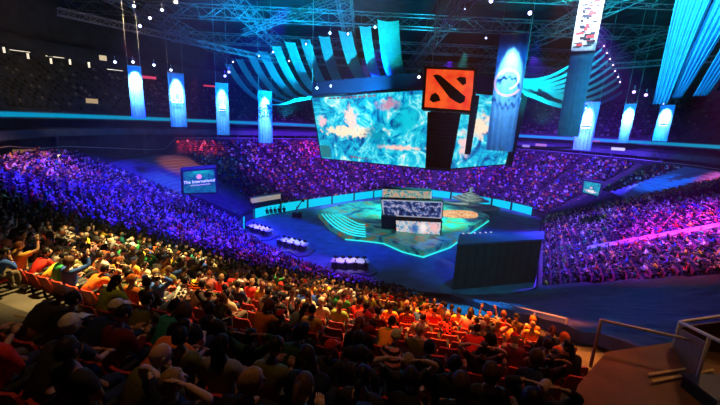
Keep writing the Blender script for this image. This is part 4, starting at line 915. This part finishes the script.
def person(base, ang, pose, shirt, hair, hcol, label, group, sleeve='shirt', scale=1.0, m=None, hatc=None, r_=random):
    p = POSES[pose]; e = bpy.data.objects.new('person', None); COL.objects.link(e); e.empty_display_size = .2
    e.location = tuple(base); e.rotation_euler = (0, 0, ang); e.scale = (scale,) * 3; tag(e, label, 'person', group)
    put(p['body'], 'body', e, color=r_.choice(SKC)); put(p['eyes'], 'eyes', e)
    put(p[sleeve], 'hoodie' if hair == 'hood' else 'shirt', e, color=SHC[shirt], m=m); put(p['trousers'], 'trousers', e, color=r_.choice([(.02, .03, .07), (.02, .02, .02), (.08, .08, .09), (.14, .11, .07)]))
    sc_ = r_.choice([(.02, .02, .02), (.5, .5, .5), (.1, .1, .1)]); put(p['shoeL'], 'shoe', e, color=sc_); put(p['shoeR'], 'shoe', e, color=sc_)
    if hair != 'bald':
        put(HAIRM[hair], {'cap': 'cap', 'hood': 'hood'}.get(hair, 'hair'), e, loc=p['hc'], rot=p['M'], color=SHC[hatc] if hair == 'cap' else SHC[shirt] if hair == 'hood' else HRC[hcol])
    return e
# seats
mbp, mbb, mba = MB(), MB(), MB()
mbp.add([(-.21, .18, .44), (.21, .18, .44), (.22, -.16, .40), (-.22, -.16, .40), (-.21, .18, .40), (.21, .18, .40), (.22, -.16, .36), (-.22, -.16, .36)], [(0, 3, 2, 1), (4, 5, 6, 7), (0, 1, 5, 4), (1, 2, 6, 5), (2, 3, 7, 6), (3, 0, 4, 7)])
prof_ = [(-.17, .36, .20), (-.20, .50, .225), (-.235, .66, .225), (-.27, .80, .20), (-.275, .83, .17)]; V = []
for th in (0, -.035):
    for y, z, hw in prof_:
        for u in (-1, -.5, 0, .5, 1): V.append((u * hw, y + th + .03 * u * u, z))
F_ = []
for o_ in (0, 25):
    for j in range(4):
        for k in range(4): F_.append((o_ + j * 5 + k, o_ + j * 5 + k + 1, o_ + j * 5 + k + 6, o_ + j * 5 + k + 5))
for j in range(4): F_ += [(j * 5, j * 5 + 5, 30 + j * 5, 25 + j * 5), (j * 5 + 4, 25 + j * 5 + 4, 30 + j * 5 + 4, j * 5 + 9)]
for k in range(4): F_ += [(20 + k, 21 + k, 46 + k, 45 + k), (k, 25 + k, 26 + k, k + 1)]
mbb.add(V, F_)
MBA = []
for sx in (-1, 1): mba = MB(); mba.tube([(sx * .245, .12, .60), (sx * .245, -.10, .60), (sx * .245, -.15, .55), (sx * .245, -.15, .02)], .022, 6); MBA.append(mba)
def seat_meshes():
    out = []
    for b_, n_, mm in ((mbp, 'seat_pan', seat_m), (mbb, 'backrest', seat_m), (MBA[0], 'armrest', dark_m), (MBA[1], 'armrest', dark_m)):
        m = bpy.data.meshes.new(n_); m.from_pydata(b_.v, [], b_.f); m.materials.append(mm); out.append((n_, m))
    return out
SEATM = seat_meshes()

# ------------------------------------------------------------------ every seat place in the bowl
def excluded(i, d, x, y):
    i = i % 720
    if 151 <= i <= 201 or (146.5 < i < 202 and d > 21.5) or (664 < i < 688 and d < 3.6) or 688 <= i <= 713.5: return True
    if 363 <= i <= 372 and d < 11.4: return True
    if 366 <= i <= 370.6: return True
    if 243.6 <= i <= 250 and d > 4.5: return True
    for ia in (24, 52, 80, 106, 222, 275, 310, 375, 400, 424, 446, 468, 490, 515, 540, 564, 588, 612, 636, 660):
        if abs((i - ia) * .2383 * (1 + d / 42)) < .6: return True
    return False
def inpoly(x, y, P):
    c = False; n = len(P)
    for k in range(n):
        x0, y0 = P[k]; x1, y1 = P[(k + 1) % n]
        if (y0 > y) != (y1 > y) and x < (x1 - x0) * (y - y0) / (y1 - y0) + x0: c = not c
    return c
AISLE_POLY = [np.array(onbowl(x, y, .05)[0][:2]) for x, y in [(-90, 296), (20, 300), (75, 322), (118, 348), (60, 366), (-90, 372)]]
DECK_POLY = [p[:2] for p in [atz(x, y, PZ) for x, y in [(600, 345), (720, 330), (900, 352), (930, 500), (555, 470), (572, 382)]]]
STAIR_PX = [(392, 280), (448, 278), (505, 296), (575, 309), (606, 318), (606, 334), (575, 328), (500, 312), (462, 308)]      # stairs and rail at the end of the block
SEATS = []
for k in range(37):
    d = rowd(k); ii = np.linspace(0, 720, 2881); P = np.array([at(i, d) for i in ii]); L = np.r_[0, np.cumsum(np.hypot(*np.diff(P[:, :2], axis=0).T))]
    n = int(L[-1] / .52)
    for q in range(n):
        s_ = q * L[-1] / n; i = np.interp(s_, L, ii); i = i % 720
        if k > kmax(i) - 1 or (k > 34): continue
        p = at(i, d - .04, zt(d)); x, y, z = proj(p + [0, 0, .8])
        if z < 1.2 or x < -70 or x > 790 or y > 470 or y < 40: continue
        if excluded(i, d, x, y) or inpoly(p[0], p[1], AISLE_POLY) or inpoly(p[0], p[1], DECK_POLY): continue
        hx_, hy_, _z = proj(p + [0, 0, 1.25])
        if 125 < i < 160 and hx_ > 566 and hy_ > 350: continue
        if 90 < i < 152 and inpoly(hx_, hy_, STAIR_PX): continue
        nn_ = at(i, d + 1) - at(i, d); SEATS.append((z, k, q, i, d, p, math.atan2(nn_[0], -nn_[1]) if False else math.atan2(nn_[1], nn_[0]) + math.pi / 2, x, y))
print('seats', len(SEATS))
near_pool = sorted([s for s in SEATS if 45 <= s[3] <= 151], key=lambda s: np.linalg.norm(s[5] - CAM))
NS = near_pool[:470]
# the people one can single out: pixel, shirt, pose, hair, words
LM = [((38, 283), 'yellow', 9, 'short', 'black', 'person in a bright yellow shirt bent far forward at left', None, 'shirt'),
      ((70, 295), 'orange', 9, 'short', 'black', 'person in an orange shirt bent forward, right of the bright yellow shirt', None, 'shirt'),
      ((18, 282), 'red', 1, 'short', 'black', 'person in a red-orange shirt just left of the bright yellow shirt', None, 'shirt'),
      ((98, 303), 'lime', 8, 'long', 'black', 'person in a lime green sweater leaning aside in the left block', None, 'long'),
      ((96, 266), 'orange', 1, 'cap', 'black', 'person hunched in an orange top and orange cap, upper left', None, 'shirt'),
      ((118, 290), 'olive', 1, 'short', 'black', 'person in an olive jacket hunched near the left aisle', None, 'long'),
      ((137, 291), 'orange', 0, 'cap', 'black', 'person with red-orange cap beside the cream shirt at left', None, 'shirt'),
      ((121, 293), 'cream', 0, 'short', 'dark brown', 'person in a cream shirt beside the red-orange cap', None, 'shirt'),
      ((175, 300), 'white', 1, 'short', 'black', 'person in a black and white checked shirt leaning forward', 'check', 'long'),
      ((194, 303), 'brown', 1, 'short', 'black', 'person in a rust brown shirt just right of the checked shirt', None, 'long'),
      ((190, 286), 'yellow', 3, 'short', 'black', 'person in a yellow and black striped top leaning over', 'stripe', 'long'),
      ((172, 284), 'olive', 0, 'short', 'brown', 'person in an olive shirt sitting beside the striped yellow top', None, 'shirt'),
      ((231, 308), 'cream', 2, 'short', 'black', 'person in a pale jersey with orange front, left of centre', None, 'shirt'),
      ((279, 283), 'green', 4, 'curly', 'black', 'person in a vivid green shirt with both hands raised', None, 'shirt'),
      ((249, 295), 'red', 6, 'short', 'fair', 'person in a red shirt below the vivid green shirt', None, 'shirt'),
      ((304, 304), 'cream', 0, 'short', 'black', 'person in a cream t-shirt right of the red seats', None, 'shirt'),
      ((322, 326), 'amber', 0, 'short', 'black', 'person with a broad amber yellow back above the red seats', None, 'shirt'),
      ((262, 324), 'orange', 8, 'curly', 'auburn', 'person in a muted orange shirt left of the amber yellow back', None, 'shirt'),
      ((388, 319), 'amber', 0, 'short', 'black', 'person in an amber shirt directly left of the orange plaid shirt', None, 'shirt'),
      ((409, 321), 'orange', 0, 'short', 'black', 'person in an orange plaid shirt, back turned', 'plaid', 'long'),
      ((436, 322), 'red', 0, 'short', 'dark brown', 'person in a bright red shirt right of the orange plaid shirt', None, 'shirt'),
      ((446, 313), 'amber', 0, 'short', 'black', 'person in an amber shirt one row beyond the bright red shirt', None, 'shirt'),
      ((450, 331), 'red', 1, 'bald', 'black', 'bald person in a red patterned shirt beside the bright red shirt', 'check', 'shirt'),
      ((461, 318), 'amber', 0, 'short', 'dark brown', 'person in an amber shirt next to a dark-clad pair at centre right', None, 'shirt'),
      ((369, 326), 'maroon', 0, 'short', 'black', 'person with a wide maroon back left of the amber shirt', None, 'long'),
      ((383, 343), 'yellow', 9, 'short', 'dark brown', 'person in a yellow shirt bent low below the wide maroon back', None, 'shirt'),
      ((468, 346), 'red', 9, 'short', 'black', 'person in a deep red shirt bent low at centre right', None, 'shirt'),
      ((478, 358), 'charcoal', 7, 'short', 'black', 'person with bare arms folded behind a dark head at centre right', None, 'shirt'),
      ((430, 373), 'black', 0, 'short', 'black', 'person in a black t-shirt with white line across the back', None, 'shirt'),
      ((463, 396), 'black', 3, 'short', 'black', 'person in black leaning over, bare forearm resting, bottom centre right', None, 'shirt'),
      ((536, 334), 'orange', 6, 'hood', 'black', 'person in a glowing orange hood looking down by the guard rail', None, 'long'),
      ((557, 332), 'amber', 0, 'bald', 'black', 'bald person with a broad amber back beside the guard rail', None, 'shirt'),
      ((588, 354), 'orange', 1, 'hood', 'black', 'person in an orange hood at the right end of the block', None, 'long'),
      ((523, 366), 'maroon', 6, 'cap', 'black', 'person in a red cap looking down, right foreground', None, 'shirt'),
      ((503, 321), 'red', 6, 'curly', 'auburn', 'person in a red top near the upper end of the guard rail', None, 'shirt'),
      ((507, 396), 'charcoal', 0, 'curly', 'brown', 'person with brown curly hair at the bottom right of centre', None, 'shirt'),
      ((196, 380), 'grey', 0, 'long', 'black', 'person in a grey-olive hoodie with long black hair, bottom foreground', None, 'long'),
      ((134, 333), 'olive', 1, 'short', 'black', 'person in an olive yellow shirt leaning forward, left of the teal shirt', None, 'long'),
      ((166, 337), 'teal', 1, 'short', 'black', 'person in a teal green shirt leaning forward', None, 'long'),
      ((145, 356), 'orange', 9, 'short', 'black', 'person in a dull orange shirt bent forward below the teal shirt', None, 'shirt'),
      ((288, 353), 'dark green', 8, 'curly', 'black', 'person in a dark green shirt leaning aside below the red seats', None, 'long'),
      ((14, 362), 'red', 2, 'short', 'black', 'person in a dim red top at the far lower left', None, 'long'),
      ((50, 345), 'black', 1, 'short', 'black', 'dark silhouetted person leaning forward beside the yellow aisle edge', None, 'long'),
      ((398, 364), 'pink', 1, 'cap', 'black', 'person in a striped pinkish top under a cap', 'stripe', 'shirt'),
      ((345, 290), 'white', 0, 'short', 'black', 'person in a white shirt in the upper middle rows', None, 'shirt'),
      ((366, 306), 'lime', 0, 'short', 'black', 'person in a lime yellow shirt above the wide maroon back', None, 'shirt'),
      ((342, 306), 'green', 0, 'short', 'dark brown', 'person in a green shirt left of the lime yellow shirt', None, 'shirt'),
      ((344, 317), 'lime', 0, 'short', 'fair', 'person in a yellow-green shirt among the bright orange seats', None, 'shirt'),
      ((330, 270 + 45), 'cream', 0, 'cap', 'fair', 'person in a cream shirt and cap by the orange seats', None, 'shirt'),
      ((104, 352), 'maroon', 6, 'short', 'black', 'person in maroon looking down at lit hands, lower left', None, 'long'),
      ((262, 372), 'olive', 6, 'short', 'black', 'person with olive sleeves and clasped hands, bottom left of centre', None, 'long'),
      ((350, 365), 'charcoal', 2, 'short', 'dark brown', 'person in charcoal with a small red badge, bottom middle', None, 'shirt'),
      ((560, 372), 'black', 5, 'long', 'black', 'person in black with long hair at the lower right block end', None, 'long')]
MATP = {'check': CHECK, 'stripe': STRIPE, 'plaid': PLAID, None: None}
used = {}
for w_ in LM:
    (x, y) = w_[0]; best = None
    for n_, s in enumerate(NS):
        if n_ in used: continue
        px = proj(s[5] + [0, 0, .82]); dd = (px[0] - x) ** 2 + ((px[1] - y) * 1.6) ** 2
        if best is None or dd < best[0]: best = (dd, n_)
    used[best[1]] = w_
# keep people from hiding the singled-out ones: leave empty the place right between them and the camera
keepclear = set()
for n_, w_ in used.items():
    s = NS[n_]
    for m_, q in enumerate(NS):
        if m_ in used: continue
        px = proj(q[5] + [0, 0, 1.1]); pc = proj(s[5] + [0, 0, .8])
        if np.linalg.norm(q[5] - CAM) > 6 and q[0] < s[0] - .3 and abs(px[0] - pc[0]) < 150 / px[2] * .55 and abs(px[1] - pc[1]) < 100 / px[2]: keepclear.add(m_)
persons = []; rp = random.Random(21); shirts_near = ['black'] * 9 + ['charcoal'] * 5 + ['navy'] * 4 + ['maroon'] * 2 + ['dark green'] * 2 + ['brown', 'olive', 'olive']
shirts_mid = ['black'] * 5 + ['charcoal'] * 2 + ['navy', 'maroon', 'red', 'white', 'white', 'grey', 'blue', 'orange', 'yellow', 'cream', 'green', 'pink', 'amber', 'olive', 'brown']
ORDW = ['', 'one row', 'two rows', 'three rows', 'four rows', 'five rows', 'six rows', 'seven rows', 'eight rows', 'nine rows', 'ten rows']
NUM = ['no', 'one', 'two', 'three', 'four', 'five', 'six', 'seven', 'eight', 'nine', 'ten', 'eleven', 'twelve']
SHORT = {}
for n_, w_ in used.items():
    t = w_[5].split(' in ')[-1] if ' in ' in w_[5] else w_[5]
    SHORT[n_] = w_
def shortref(w_): # a findable reference for a neighbour's label
    pat = {'check': 'checked ', 'stripe': 'striped ', 'plaid': 'plaid '}.get(w_[6], '')
    return {0: 'bright yellow shirt'}.get(LM.index(w_)) or REFS[LM.index(w_)]
REFS = ['bright yellow shirt', 'orange bent back', 'left red-orange shirt', 'lime sweater', 'orange cap', 'olive jacket', 'red-orange cap', 'cream shirt', 'checked shirt', 'rust shirt', 'striped yellow top', 'olive shirt', 'pale jersey', 'vivid green shirt',
        'red shirt', 'cream t-shirt', 'broad amber back', 'muted orange shirt', 'amber shirt', 'orange plaid shirt', 'bright red shirt', 'far amber shirt', 'red patterned shirt', 'right amber shirt', 'wide maroon back', 'low yellow shirt', 'deep red shirt', 'folded bare arms',
        'white-lined black t-shirt', 'bare forearm', 'glowing orange hood', 'bald amber back', 'right-end orange hood', 'red cap', 'red rail-side top', 'brown curly hair', 'grey-olive hoodie', 'olive yellow shirt', 'teal shirt', 'dull orange shirt', 'dark green shirt',
        'dim red top', 'aisle silhouette', 'striped pink top', 'white shirt', 'lime yellow shirt', 'green shirt', 'yellow-green shirt', 'cream cap', 'lit hands', 'clasped hands', 'red badge', 'long-haired block end']
filled = set(); count = 0; labs = {}
def where(k, p, sd_=None):
    ref = min(used, key=lambda u: abs(NS[u][1] - k) * .9 + math.hypot(*(NS[u][5] - p)[:2])); s = NS[ref]; dr = k - s[1]; t_ax = nrm(at(s[3] + 2, s[4]) - at(s[3], s[4])); ds = int(round(((p - s[5]) @ t_ax) / .52))
    rowt = (ORDW[min(10, abs(dr))] + (' nearer' if dr > 0 else ' beyond') + ',') if dr else 'same row,'
    return rowt + ' ' + (f'{NUM[min(12, abs(ds))]} seat{"s" if abs(ds) != 1 else ""} {"right" if ds > 0 else "left"} of' if ds else 'straight in line with') + f' the {REFS[LM.index(used[ref])]}'
cand = [n for n in range(len(NS)) if n in used] + [n for n in range(len(NS)) if n not in used]
for n_ in cand:
    if count >= 300: break
    z, k, q, i, d, p, ang, x, y = NS[n_]
    if n_ in used:
        _, sh, po, ha, hc_, lab, pat, sl = used[n_]; person(p, ang + rp.uniform(-.1, .1), po, sh, ha, hc_, lab, 'spectators in the near block', sl, 1.0, MATP[pat], 'orange' if sh == 'orange' else 'red' if sh in ('maroon',) else 'cream', rp); filled.add(n_); count += 1; continue
    dist_ = np.linalg.norm(p - CAM); occ = .97 if dist_ < 7 else .93 if x < 300 else .86
    if n_ in keepclear or rp.random() > occ: continue
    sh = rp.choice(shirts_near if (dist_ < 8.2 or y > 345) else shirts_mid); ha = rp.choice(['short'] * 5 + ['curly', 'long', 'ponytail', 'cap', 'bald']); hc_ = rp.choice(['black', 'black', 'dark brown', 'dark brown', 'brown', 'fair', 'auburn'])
    po = rp.choice([0, 0, 0, 1, 1, 2, 3, 5, 6, 6, 7, 8, 9] + ([4] if dist_ > 8 else []))
    ref = min(used, key=lambda u: abs(NS[u][1] - k) * .9 + math.hypot(*(NS[u][5] - p)[:2]))
    s = NS[ref]; dr = k - s[1]; t_ax = at(s[3] + 2, s[4]) - at(s[3], s[4]); t_ax = nrm(t_ax); ds = int(round(((p - s[5]) @ t_ax) / .52))
    rowt = (ORDW[min(10, abs(dr))] + (' nearer' if dr > 0 else ' beyond') + ',') if dr else 'same row,'
    cott = f'{NUM[min(12, abs(ds))]} seat{"s" if abs(ds) != 1 else ""} {"right" if ds > 0 else "left"} of' if ds else 'straight in line with'
    lab = f'person in {sh} top, {rowt} {cott} the {REFS[LM.index(used[ref])]}'
    if lab in labs: lab = lab.replace('person in', f'{({"short": "short-haired", "curly": "curly-haired", "long": "long-haired", "ponytail": "ponytailed", "cap": "capped", "bald": "bald"})[ha]} person in')
    labs[lab] = 1
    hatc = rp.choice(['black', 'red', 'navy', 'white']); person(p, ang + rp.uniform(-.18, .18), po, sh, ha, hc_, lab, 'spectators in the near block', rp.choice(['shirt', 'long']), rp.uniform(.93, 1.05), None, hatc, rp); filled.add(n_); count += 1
lastn = max(filled); seatcount = 0
empties = [n for n in range(lastn + 1) if n not in filled]
for n_ in (empties + [n for n in range(len(NS)) if n not in set(empties)])[:300]:
    z, k, q, i, d, p, ang, x, y = NS[n_]; free = n_ not in filled and n_ <= lastn
    e = bpy.data.objects.new('stadium_seat', None); COL.objects.link(e); e.location = tuple(p); e.rotation_euler = (0, 0, ang)
    lab = (f'empty red seat, {where(k, p)}') if free else (f'red seat under the {REFS[LM.index(used[n_])]}' if n_ in used else f'filled red seat, {where(k, p)}')
    tag(e, lab, 'seat', 'empty seats in the near block' if free else 'occupied seats in the near block')
    for nm, me_ in SEATM: put(me_, nm, e)
# things on people: phones, back print
for (x, y, r, lab, gl) in [((567), 356, 8.6, 'bright phone screen held up in the right foreground', 1.4), (510, 352, 8.4, 'small phone with a greenish lit screen, right of centre', .6)]:
    p = onbowl(x, y, .95)[0]; e = empty('phone', p, lab, 'phone'); ax = axis_at(20); tl = nrm([0, -.6, .8]); MB().box(p, (.075, .009, .15), (ax, np.cross(ax, tl), tl)).build('phone_case', dark_m, e)
    MB().box(p - np.cross(ax, tl) * -.006 if False else p + nrm(CAM - p) * .008, (.066, .003, .138), (ax, np.cross(ax, tl), tl)).build('screen', mat(f'phone_glow_{x}', (.1, .1, .1), emit=(.75, .85, .8), estr=gl), e)

# ------------------------------------------------------------------ the rest of the crowd: one object that nobody could count
def template(lod, pose):
    parts = []
    def add(mb, kind): parts.append((mb, kind))
    lean = [.05, .5, -.05, .3][pose % 4]; sdl = [0, .1, -.12, .15][pose % 4]; sp = nrm([sdl, math.sin(lean), math.cos(lean)]); pel = np.array([0, 0, .5]); n6 = 6 if lod == 0 else 5
    c = MB(); pts = [pel - sp * .04, pel + sp * .22, pel + sp * .42, pel + sp * .50] if lod == 0 else [pel, pel + sp * .3, pel + sp * .5]
    c.tube(pts, [.17, .16, .20, .08] if lod == 0 else [.17, .19, .10], n6, flat=.62); add(c, 0)
    hc = pel + sp * .50 + np.array([sdl * .2, .03 + .12 * math.sin(lean), .13]); c = MB(); c.ball(hc, (.085, .10, .12), 7 if lod == 0 else 5, 5 if lod == 0 else 4); add(c, 1)
    for sd in (-1, 1):
        sh = pel + sp * .43 + np.array([sd * .19, 0, 0])
        if pose == 3: el = sh + nrm([sd * .4, .6, .2]) * .27; wr = el + nrm([-sd * .3, .2, .9]) * .24
        elif pose == 1: el = sh + nrm([sd * .1, .6, -.8]) * .27; wr = el + nrm([-sd * .5, .7, 0]) * .24
        else: el = sh + nrm([sd * .2, .1, -.95]) * .27; wr = el + nrm([-sd * .5, .85, 0]) * .24
        c = MB(); c.tube([sh, el], [.062, .045], 4 if lod == 0 else 3); add(c, 0); c = MB(); c.tube([el, wr, wr + (wr - el) * .35], [.042, .03, .03] , 4 if lod == 0 else 3); add(c, 2)
        if lod == 0: c = MB(); c.tube([[sd * .09, .0, .5], [sd * .12, .42, .52], [sd * .12, .44, .08]], [.085, .065, .05], 5); add(c, 3)
    if lod: c = MB(); c.tube([[0, 0, .5], [0, .42, .52], [0, .44, .08]], [.14, .12, .1], 4); add(c, 3)
    V = []; Fq = []; K_ = []; off = 0
    for mb, kind in parts:
        for v in mb.v:
            V.append(v); kk = kind
            if kind == 1: kk = 4 if (v[2] - hc[2] > .045 or v[1] - hc[1] < .0) else 2
            K_.append(kk)
        Fq += [[a + off for a in f] for f in mb.f]; off += len(mb.v)
    # triangulate
    T = [(f[0], f[a], f[a + 1]) for f in Fq for a in range(1, len(f) - 1)]
    return np.array(V), np.array(T, int), np.array(K_)
TP = {(l, p): template(l, p) for l in (0, 1) for p in range(4)}
PAL = np.array([SHC[k] for k in ['black'] * 22 + ['charcoal'] * 6 + ['navy'] * 2 + ['maroon', 'red', 'red', 'white', 'white', 'white', 'white', 'grey', 'grey', 'blue', 'blue', 'orange', 'yellow', 'cream', 'green', 'pink', 'pink', 'amber', 'olive', 'brown', 'purple', 'teal']])
SKA = np.array(SKC); HRA = np.array(list(HRC.values()))
nearset = {(NS[n_][1], NS[n_][2]) for n_ in range(lastn + 1)}
seat_rest = []; VV, TT, CC = [], [], []; off = 0; npers = 0
for s in SEATS:
    z, k, q, i, d, p, ang, x, y = s
    if (k, q) in nearset: continue
    seat_rest.append(s)
    if rng.random() > (.9 if not (60 < i < 151 and x > 300 and z < 22) else .86): continue
    lod = 0 if z < 30 else 1; po = int(rng.choice(4, p=[.5, .27, .17, .06])); V, T, K_ = TP[(lod, po)]
    a = ang + rng.uniform(-.35, .35); sc_ = rng.uniform(.93, 1.06); ca_, sa_ = math.cos(a), math.sin(a); R_ = np.array([[ca_, sa_, 0], [-sa_, ca_, 0], [0, 0, 1]])
    W = (V * sc_) @ R_ + p + [rng.uniform(-.05, .05), rng.uniform(-.05, .05), rng.uniform(-.03, .0)]
    sh = PAL[rng.integers(len(PAL))] * rng.uniform(.8, 1.1); sk = SKA[rng.integers(len(SKA))]; hr = HRA[rng.integers(len(HRA))] if rng.random() > .12 else PAL[rng.integers(len(PAL))]
    cl = np.stack([sh, hr, sk if rng.random() < .6 else sh, np.array([.03, .03, .05]), hr])[K_]
    VV.append(W); TT.append(T + off); CC.append(cl); off += len(V); npers += 1
def bigmesh(name, VV, TT, CC, m):
    V = np.vstack(VV); T = np.vstack(TT); C_ = np.vstack(CC); me = bpy.data.meshes.new(name)
    me.vertices.add(len(V)); me.vertices.foreach_set('co', V.astype(np.float32).ravel()); me.loops.add(T.size); me.loops.foreach_set('vertex_index', T.astype(np.int32).ravel())
    me.polygons.add(len(T)); me.polygons.foreach_set('loop_start', (np.arange(len(T)) * 3).astype(np.int32)); me.update(calc_edges=True)
    at_ = me.color_attributes.new('Col', 'FLOAT_COLOR', 'POINT'); at_.data.foreach_set('color', np.hstack([np.clip(C_, 0, 1), np.ones((len(C_), 1))]).astype(np.float32).ravel())
    me.validate(); return link(name, me, m)
o = bigmesh('crowd', VV, TT, CC, CROWD); tag(o, 'thousands of seated spectators filling the arena stands beyond the nearest rows', 'crowd', None, 'stuff')
print('crowd', npers, 'individuals', count)
# seats under and behind them
SV = np.array([(x, y, z) for x in (-.21, .21) for y, z in ((-.17, .36), (-.27, .80), (-.30, .80), (-.20, .36))] + [(x, y, z) for x in (-.21, .21) for y, z in ((.18, .44), (-.17, .40), (-.17, .36), (.18, .40))])
SQ = [(0, 1, 5, 4), (1, 2, 6, 5), (2, 3, 7, 6), (0, 3, 2, 1), (4, 5, 6, 7), (8, 9, 13, 12), (9, 10, 14, 13), (10, 11, 15, 14), (11, 8, 12, 15)]
ST = np.array([(f[0], f[a], f[a + 1]) for f in SQ for a in (1, 2)]); VV, TT, CC = [], [], []; off = 0
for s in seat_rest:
    p, ang = s[5], s[6]; ca_, sa_ = math.cos(ang), math.sin(ang); R_ = np.array([[ca_, sa_, 0], [-sa_, ca_, 0], [0, 0, 1]]); VV.append(SV @ R_ + p); TT.append(ST + off); CC.append(np.tile(np.array([[.35, .035, .03]] if s[0] < 24 else [[.12, .03, .05]]), (16, 1))); off += 16  # far seats darkened in colour to hold down the magenta light on them
for i in range(262, 760, 1):                # upper tier seats
    for k in range(0, 15):
        d = topring(i % 720) + 3.4 + .9 * k + .5; p = at(i % 720, d, 16.9 + .62 * k); x, y, z = proj(p)
        if z > 1 and -60 < x < 780 and -20 < y < 170 and rng.random() < .8:
            nn_ = at(i, d + 1) - at(i, d); ang = math.atan2(nn_[1], nn_[0]) + math.pi / 2; ca_, sa_ = math.cos(ang), math.sin(ang); R_ = np.array([[ca_, sa_, 0], [-sa_, ca_, 0], [0, 0, 1]])
            VV.append(SV * 1.1 @ R_ + p); TT.append(ST + off); CC.append(np.tile(np.array([[.30, .26, .2]]) * rng.choice([.06, .15, .8], 1, p=[.5, .35, .15]), (16, 1))); off += 16
o = bigmesh('stadium_seating', VV, TT, CC, CROWD); tag(o, 'countless rows of stadium seats under the far crowd and on the dark upper tier', 'seating', None, 'stuff')

# desk hosts, floor staff and players seen as small figures
rq = random.Random(5)
for k, (p, ax, ay, L) in enumerate(DESK_P):
    for j in range(4):
        c = p + ax * (j - 1.5) * L * .26 - ay * .95; c[2] = .2; sh = rq.choice(['black', 'navy', 'charcoal', 'white']); ang = math.atan2(ay[1], ay[0]) - math.pi / 2
        ch = empty('desk_chair', c, f'dark chair, {ORD[j]} from the left, at the {["leftmost", "middle", "nearest"][k]} analyst desk', 'chair', f'chairs at the {["leftmost", "middle", "nearest"][k]} analyst desk')
        rt = (ax, ay, UP); MB().box(c + UP * .44, (.46, .44, .06), rt).build('seat', dark_m, ch); MB().box(c + UP * .78 - ay * .24, (.42, .05, .5), rt).build('backrest', dark_m, ch); MB().tube([c, c + UP * .42], .04, 5).build('stem', metal_m, ch)
        person(c, ang, rq.choice([0, 6, 2]), sh, 'short', 'black', f'host in {sh} top, place {["one", "two", "three", "four"][j]} from the left, {["leftmost", "middle", "nearest"][k]} analyst desk', 'hosts at the analyst desks', 'long', 1.0, None, None, rq)
for k, (x, y) in enumerate([(267, 213), (271, 212.5), (275, 212), (279, 211.5), (284, 211)]):
    c = atz(x, y + 3.2, 0); a = rq.uniform(-.3, .3); person(c, a, 0, 'black', 'short', 'black', f'dark silhouetted person, {["first", "second", "third", "fourth", "fifth"][k]} from the left, seated before the cyan boards', 'people before the cyan boards', 'long', 1.25, None, None, rq)
    e = empty('stool', c, f'dark stool, {ORD[k]} from the left, under a silhouetted person before the cyan boards', 'stool', 'stools before the cyan boards'); MB().tube([c, c + UP * .5], .05, 6).build('stem', metal_m, e); MB().tube([c + UP * .48, c + UP * .54], .2, 10).build('seat', dark_m, e)
